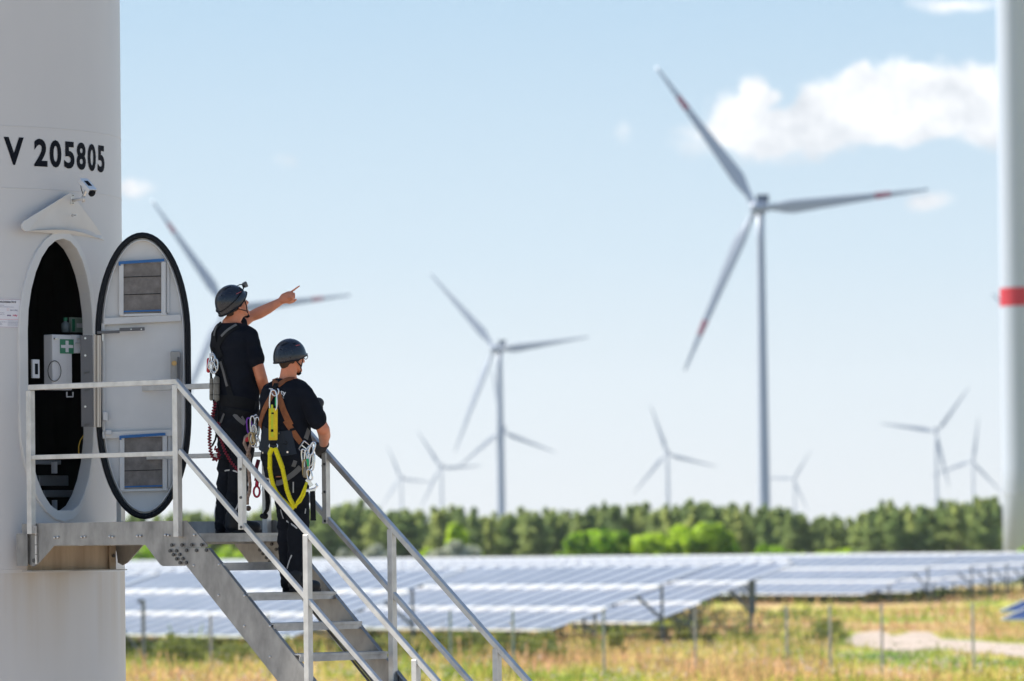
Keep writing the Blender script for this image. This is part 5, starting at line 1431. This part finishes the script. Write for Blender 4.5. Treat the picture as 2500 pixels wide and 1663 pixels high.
b_.tube(P_, .0085, 8, closed=True); b_.tube([pt(*px4(x, y), D_h) for x, y in ((545, 615), (548, 580), (552, 560))], .014, 8); b_.build('ring', mat('crimson_metal', (.38, .01, .05), .3, metal=.4), rg, smooth=True)
b_ = MB(); b_.tube([pt(*px4(x, y), D_h - .005) for x, y in ((560, 400), (540, 470), (548, 520), (540, 570))], .020, 8, flat=.5); b_.build('sling', crim, rg, smooth=True)
for (x, y) in ((590, 610), (575, 590), (603, 620)):
    b_ = MB(); b_.tube([pt(*px4(x, y), D_h), pt(*px4(x - 4, y + 38), D_h)], .004, 6); b_.build('key', silver, rg)
hs = thing('helmet_bag_strap', pt(*px4(630, 700), D_h), 'black strap with rounded grip hanging low between the two men', 'strap')
b_ = MB(); b_.tube([pt(*px4(x, y), D1 - .25) for x, y in ((620, 560), (628, 660), (634, 740), (628, 800), (605, 835))], [.022, .022, .022, .018, .014], 10, flat=.6); b_.build('strap', web_b, hs, smooth=True)
b_ = MB(); b_.limb([pt(*px4(590, 850), D1 - .25), pt(*px4(612, 850), D1 - .25)], [.020, .024], 10); b_.build('grip', rubber, hs, smooth=True)

# ------------------------------------------------------------- the second man
D2 = 40.03; Z2 = zt(2) + .003
def B(px, py, dd=0.0): return pt(px, py, D2 + dd)
ph2 = R(54)
f2, r2, _ = frame(ph2)
base2 = Vector((B(715, 1445).x, D2, Z2))
man2 = thing('person', base2, 'man in glasses and brown harness standing lower on the stairs, gloved hand on the rail', 'person')
hf2 = frame(R(40), R(-2)); hc2 = B(712, 871, 0)
mb = MB(); P2_ = head_geo(mb, hc2, hf2, B(703, 930, 0), .060)
tor2 = [(702, 1165, 0, .150, .120), (702, 1135, 0, .185, .140), (700, 1095, 0, .186, .150), (698, 1050, 0, .180, .150), (697, 1010, 0, .186, .150), (697, 975, 0, .196, .144), (699, 950, 0, .186, .124), (701, 934, 0, .135, .095), (703, 922, 0, .072, .070)]
torso_rings(mb, -.008, tor2, ph2, B)
RS2, RE2, RW2 = B(741, 962, -.11), B(789, 1048, -.10), B(790, 1087, .22)
mb.limb([RS2, B(765, 1004, -.12), RE2], [.060, .055, .048], 16); mb.limb([RE2, B(792, 1063, .02), RW2], [.050, .047, .031], 16)
LS2, LE2, LW2 = B(662, 958, .12), B(690, 1030, .34), B(756, 1000, .42)
mb.limb([LS2, B(672, 1000, .26), LE2], [.058, .052, .046], 16); mb.limb([LE2, B(720, 1015, .42), LW2], [.046, .042, .030], 16)
hipL2, kneeL2, ankL2 = B(692, 1150, .08), B(703, 1275, .07), B(703, 1415, .05)
hipR2, kneeR2, ankR2 = B(722, 1150, -.07), B(729, 1275, -.06), B(722, 1418, -.06)
for h_, k_, a_ in ((hipL2, kneeL2, ankL2), (hipR2, kneeR2, ankR2)):
    mb.limb([h_, h_.lerp(k_, .5), k_], [.086, .074, .056], 16); mb.limb([k_, k_.lerp(a_, .35), a_], [.055, .056, .040], 16)
    mb.limb([a_, a_ + f2 * .12 - up * (a_.z - Z2 - .05)], [.038, .034], 12)
mb.limb([RW2, B(782, 1096, .30)], [.031, .030], 12)
mb.limb([LW2, B(774, 988, .40)], [.030, .032], 12)
body2 = remeshed('body', mb, .0055, skin, man2, 3)
eye_geo('eyes', P2_, man2, eye_m)
mb = MB(); torso_rings(mb, .013, tor2[1:-1] + [(703, 926, 0, .086, .078)], ph2, B)
mb.limb([RS2, B(764, 1002, -.12), B(775, 1026, -.12)], [.075, .074, .072], 18)
mb.limb([LS2, B(672, 1000, .26), B(678, 1008, .30)], [.072, .068, .066], 18)
mb.limb([B(715, 950, -.04), RS2], [.080, .074], 16); mb.limb([B(690, 950, .05), LS2], [.080, .072], 16)
shirt2 = remeshed('t_shirt', mb, .006, shirt_m, man2, 6, .010, 7)
mb = MB(); torso_rings(mb, .018, tor2[:3], ph2, B)
for h_, k_, a_ in ((hipL2, kneeL2, ankL2), (hipR2, kneeR2, ankR2)):
    mb.limb([h_, h_.lerp(k_, .5), k_], [.102, .090, .080], 18)
    mb.limb([k_, k_.lerp(a_, .3), k_.lerp(a_, .7), a_ - up * .01], [.080, .077, .068, .066], 18)
trou2 = remeshed('trousers', mb, .007, trou_m, man2, 5, .012, 9)
hb_ = Vector((B(708, 1440).x, D2 - .12, Z2)); boot('boot', hb_, hb_ + Vector((math.cos(R(40)), math.sin(R(40)), 0)) * .30, man2)
hb_ = Vector((B(690, 1440).x, D2 + .04, Z2)); boot('boot', hb_, hb_ + Vector((math.cos(R(50)), math.sin(R(50)), 0)) * .29, man2)
hel2 = helmet(hc2 + hf2[2] * .020 - hf2[0] * .004, hf2, man2)
chin_strap(P2_, hel2)
hb2 = bvh_of(hel2)
mb = MB(); strap_geo(mb, hb2, [px3(1018, 724), px3(1075, 712)], .005, .0006, .001, step=2); mb.build('helmet_lettering', bpy.data.materials['red_lettering'], hel2)
b_ = MB(); strap_geo(b_, hb2, [px3(975, 815), px3(975, 855)], .006, .001, .001, step=3); [strap_geo(b_, hb2, q_, .007, .002, .001, step=3) for q_ in ([px3(880, 730), px3(920, 705), px3(970, 692)], [px3(870, 775), px3(895, 745)], [px3(990, 700), px3(1040, 705)], [px3(1075, 770), px3(1100, 790)])]; b_.build('vent_slot', rubber, hel2)
hairb = MB(); hairb.sphere(P2_(0, -.020, .010), (.080, .098, .098), 20, 14, (hf2[1], hf2[0], hf2[2])); hairb.limb([P2_(0, -.066, -.02), P2_(0, -.056, -.050)], [.054, .050], 12)
remeshed('hair', hairb, .006, hair1, man2, 2, .002, 60)
gl = MB()
for s in (-1, 1):
    P_ = [P2_(s * .034 + .024 * math.cos(2 * math.pi * k / 16), .108, .004 + .019 * math.sin(2 * math.pi * k / 16)) for k in range(16)]
    gl.tube(P_, .0028, 6, closed=True); gl.tube([P2_(s * .058, .108, .008), P2_(s * .082, .07, .006), P2_(s * .086, -.015, .0)], .003, 6)
gl.tube([P2_(-.010, .110, .008), P2_(.010, .110, .008)], .0025, 6); gl.build('glasses', rubber, man2, smooth=True)
# gloves
def glove(name, wr, kn, fd, side, parent, curl=1.0):
    wr, kn, fd, side = Vector(wr), Vector(kn), Vector(fd).normalized(), Vector(side).normalized()
    b_ = MB(); b_.limb([wr - (kn - wr).normalized() * .03, wr, kn], [.038, .036, .042], 14)
    for k in range(4):
        q = kn + side * (k - 1.5) * .021; l = .036 - .004 * abs(k - 1.3)
        dn_ = Vector((0, 0, -1)); finger(b_, [q, q + fd * l + dn_ * .004, q + fd * l * 1.25 + dn_ * (.030 * curl), q + fd * l * .75 + dn_ * (.048 * curl)], .0125, .0105)
    q = wr.lerp(kn, .4) + side * -.038; finger(b_, [q, q + fd * .03 - side * .012, q + fd * .052 - up * .018], .013, .011)
    return remeshed(name, b_, .005, glovem, parent, 2)
railq = B(785, 1103, .36)
glove('glove', RW2, railq + up * .012 - f2 * .02, f2 * .6 + Vector((-.5, .6, 0)), Vector((.7, -.2, -.6)), man2)
glove('glove', LW2, B(778, 984, .38), Vector((.5, -.6, -.3)), Vector((.1, .1, -1)), man2)
allb2 = bvh_of(shirt2, trou2)
har2 = harness_piece('harness', [([px3(830, 1015), px3(835, 1060), px3(838, 1130)], .046), ([px3(1030, 1050), px3(960, 1040), px3(900, 1080), px3(845, 1125)], .046),
    ([px3(840, 1140), px3(800, 1210), px3(745, 1310), px3(705, 1420), px3(690, 1520)], .044), ([px3(850, 1150), px3(885, 1250), px3(930, 1380), px3(985, 1500)], .048),
    ([px4(765, 70), px4(800, 120), px4(840, 190), px4(900, 280)], .044)], allb2, web_o, man2, D2, .008)
b_ = MB(); strap_geo(b_, allb2, [px3(812, 1112), px3(878, 1120)], .040, .008, .014, D2, step=3); b_.build('strap_pad', web_b, har2)
pad = harness_piece('waist_pad', [([px4(580, 215), px4(640, 260), px4(720, 275), px4(820, 265), px4(860, 250)], .185)], allb2, padm, har2, D2, .012)
b_ = MB()
for (x, y) in ((733, 190), (795, 338), (615, 343)):
    q, n_ = drape(allb2, *px4(x, y), .02, D2); b_.cyl(q, q + n_ * .008, .008, 8)
b_.build('pad_rivet', silver, pad)
harness_piece('pad_ring', [([px4(762, 255), px4(775, 240), px4(800, 250), px4(805, 285), px4(785, 310), px4(765, 290), px4(762, 255)], .007)], allb2, rubber, pad, D2, .019)
harness_piece('side_strap', [([px4(960, 140), px4(940, 200), px4(925, 250)], .045)], allb2, web_g, har2, D2, .006)
harness_piece('buckle', [([px3(985, 1490), px3(1005, 1560)], .040)], allb2, web_b, har2, D2, .014)
harness_piece('leg_strap', [([px4(900, 440), px4(860, 500), px4(800, 545), px4(740, 590), px4(690, 580)], .040), ([px4(860, 390), px4(830, 470)], .030)], allb2, web_g, har2, D2, .008)
b_ = MB(); c_, n_ = drape(allb2, *px4(905, 300), .03, D2)
sq = [pt(*px4(x, y), c_.y) for x, y in ((925, 250), (965, 285), (920, 345), (878, 315))]
b_.tube(sq + [sq[0]], .006, 6); b_.bar((sq[0] + sq[3]) / 2, (sq[1] + sq[2]) / 2, .008, .008); b_.build('square_buckle', silver, har2)
harness_piece('reflective_piping', [([px4(770, 880), px4(830, 915), px4(880, 960)], .010), ([px4(832, 1145), px4(800, 1230), px4(788, 1290)], .009), ([px4(735, 780), px4(750, 850), px4(770, 890)], .005), ([px4(838, 560), px4(838, 680)], .008), ([px4(935, 770), px4(925, 850)], .006)], allb2, refl, trou2, D2, .003)
# white lettering across the back
def decal(bv, s, px, py, hpx, slope, material, parent, name, default, off=.01):
    vs, fs = text_mesh(s, 1.0, off, 'LEFT'); out_ = []
    for x, y, z in vs:
        X_ = px + x * hpx * 1.38; Y_ = py - y * hpx * 1.38 + x * hpx * slope; out_.append(drape(bv, X_, Y_, .004, default)[0])
    b_ = MB(); b_.add(out_, fs); return b_.build(name, material, parent)
white_ink = mat('white_print', (.75, .75, .76), .6)
decal(allb2, 'ty', *px3(885, 1185), 11.5, .35, white_ink, shirt2, 'back_print', D2, .02)
decal(allb2, 'T', *px3(775, 1172), 11.0, .1, white_ink, shirt2, 'back_print', D2, .02)
decal(allb2, 'ions', *px3(880, 1215), 4.2, .5, white_ink, shirt2, 'back_print', D2, .0)

lan = thing('yellow_lanyard', B(*px3(810, 1300), -.2), 'yellow shock absorbing lanyard with two elastic arms hanging down the second man\'s back', 'lanyard')
dl_ = -.235
b_ = MB(); a_, c_ = B(*px3(812, 1320), dl_), B(*px4(675, 245), dl_)
bx = MB(); dd_ = (c_ - a_); bx.box((a_ + c_) / 2, dd_ / 2, (.031, .012, 0), Vector((.01, -.03, 0)).normalized() * .014); pk_ = bx.build('absorber_pack', yel, lan, bev=.006)
bx = MB(); q = B(*px4(668, 90), dl_ - .018); bx.box(q, (.008, .003, 0), (0, .001, 0), (0, 0, .12)); bx.build('pack_label', mat('label_lime', (.55, .60, .02), .6), pk_)
bx = MB(); bx.box(B(*px4(672, 30), dl_ - .019), (.009, .003, 0), (0, .001, 0), (0, 0, .006)); bx.box(B(*px4(668, 168), dl_ - .019), (.009, .003, 0), (0, .001, 0), (0, 0, .010)); bx.build('pack_mark', ink, pk_)
bx = MB(); bx.box(B(*px4(678, 268), dl_), (.026, .01, 0), (.004, -.012, 0), (0, 0, .016)); bx.build('end_sleeve', web_b, lan, bev=.003)
bx = MB(); P_ = [B(*px4(678 + 34 * math.cos(t), 290 + 24 * math.sin(t)), dl_) for t in [2 * math.pi * k / 18 for k in range(18)]]; bx.tube(P_, .005, 8, closed=True); bx.build('ring', silver, lan, smooth=True)
def arm_tube(pts, name='elastic_arm'):
    bx = MB(); pr = resample(pts, 2.0); P_ = []; rr = []
    for i, (x, y) in enumerate(pr):
        P_.append(B(x, y, dl_ + .0)); rr.append(.0185 * (1 + .15 * (1 if i % 2 else -1)) if y > px4(0, 470)[1] else .0205)
    bx.tube(P_, rr, 10, flat=.7); return bx.build(name, yel2, lan, smooth=True)
arm_tube([px4(668, 305), px4(650, 350), px4(648, 460), px4(660, 540), px4(678, 610), px4(700, 660), px4(740, 710), px4(800, 765), px4(845, 790)])
arm_tube([px4(690, 305), px4(715, 370), px4(748, 460), px4(765, 540), px4(785, 640), px4(810, 710), px4(848, 782)])
bx = MB(); bx.tube([B(*px4(x, y), dl_ - .01) for x, y in ((850, 785), (870, 735), (900, 690), (925, 630), (945, 580))], .0125, 8, flat=.6); bx.tube([B(*px4(x, y), dl_ - .02) for x, y in ((850, 770), (895, 735), (925, 680), (940, 600))], .009, 8, flat=.6); bx.build('connector_arm', yel2, lan, smooth=True)
bx = MB()
for (p, q) in ((px4(632, 360), px4(630, 460)), (px4(668, 360), px4(672, 450)), (px4(700, 340), px4(735, 460)), (px4(730, 340), px4(768, 455))):
    bx.tube([B(*p, dl_ - .012), B(*q, dl_ - .012)], .0022, 5)
bx.build('seam', ink, lan)
ck = thing('back_carabiner', B(*px3(810, 1230), dl_), 'large steel carabiner with green gate linking harness and yellow lanyard', 'carabiner')
bx = MB(); carabiner(bx, B(*px3(812, 1245), dl_), (-.02, 0, -1), .155, .056, .0065); bx.build('body', silver, ck, smooth=True)
bx = MB(); bx.limb([B(*px3(842, 1225), dl_), B(*px3(840, 1290), dl_)], [.010, .010], 10); bx.build('gate', greenk, ck, smooth=True)
bx = MB(); P_ = [B(*px3(830 + 34 * math.cos(t), 1160 + 42 * math.sin(t)), dl_ + .02) for t in [math.pi * (-.25 + 1.2 * k / 12) for k in range(13)]]; bx.tube(P_, .006, 8); bx.build('d_ring', silver, ck, smooth=True)
cl3 = thing('carabiner_cluster', B(*px4(950, 380), -.2), 'steel carabiners and hooks hanging at the right hip of the second man', 'carabiners')
dk = -.23
for k, (x, y, ax, h_, m_) in enumerate([(925, 390, (.15, 0, -1), .14, silver), (945, 400, (0, 0, -1), .15, silver), (975, 370, (-.1, 0, -1), .15, silver), (985, 420, (-.15, 0, -1), .13, silver), (932, 470, (.05, 0, -1), .13, gold), (965, 520, (.2, 0, -1), .08, silver), (985, 310, (-.4, 0, -1), .10, silver)]):
    bx = MB(); carabiner(bx, B(*px4(x, y), dk - .010 * k), ax, h_, .038, .0062); bx.build('carabiner', m_, cl3, smooth=True)
bx = MB(); bx.limb([B(*px4(950, 400), dk - .06), B(*px4(955, 445), dk - .06)], [.009, .009], 8); bx.build('green_gate', greenk, cl3, smooth=True)
bx = MB(); bx.limb([B(*px4(930, 470), dk - .05), B(*px4(926, 530), dk - .05)], [.012, .013], 10); bx.build('swivel', mat('dull_bronze', (.25, .22, .17), .5, metal=.6), cl3, smooth=True)
hk = thing('scaffold_hook', B(*px4(980, 600), dk), 'silver scaffold hook with black strap tail, right of the second man\'s hip', 'hook')
bx = MB(); bx.bar(B(*px4(945, 555), dk), B(*px4(985, 610), dk), .03, .014, (0, 1, 0)); bx.tube([B(*px4(x, y), dk) for x, y in ((940, 640), (975, 640), (1010, 630), (1028, 610), (1015, 590))], .009, 8); bx.bar(B(*px4(935, 650), dk), B(*px4(1015, 638), dk), .016, .016); bx.build('hook', silver, hk)
bx = MB(); bx.bar(B(*px4(990, 650), dk), B(*px4(996, 870), dk), .040, .006, (0, 1, 0)); bx.bar(B(*px4(996, 870), dk), B(*px4(996, 886), dk), .044, .010, (0, 1, 0)); bx.build('strap_tail', web_b, hk)

# ================================================================= AIR
hz_m = bpy.data.materials.new('summer_haze'); hz_m.use_nodes = True; t = hz_m.node_tree; t.nodes.clear()
vo = t.nodes.new('ShaderNodeVolumePrincipled'); vo.inputs['Color'].default_value = (.90, .95, 1, 1); vo.inputs['Density'].default_value = 5e-5; vo.inputs['Anisotropy'].default_value = 0.2
vo.inputs['Density Attribute'].default_value = ''
ou = t.nodes.new('ShaderNodeOutputMaterial'); t.links.new(vo.outputs[0], ou.inputs['Volume'])
b_ = MB(); b_.box((0, 5600, 199), (7000, 0, 0), (0, 6500, 0), (0, 0, 201)); hz = b_.build('haze', hz_m); tag(hz, 'pale blue summer haze over the whole plain', 'haze', kind='stuff')

bpy.data.scenes.remove(WORK)
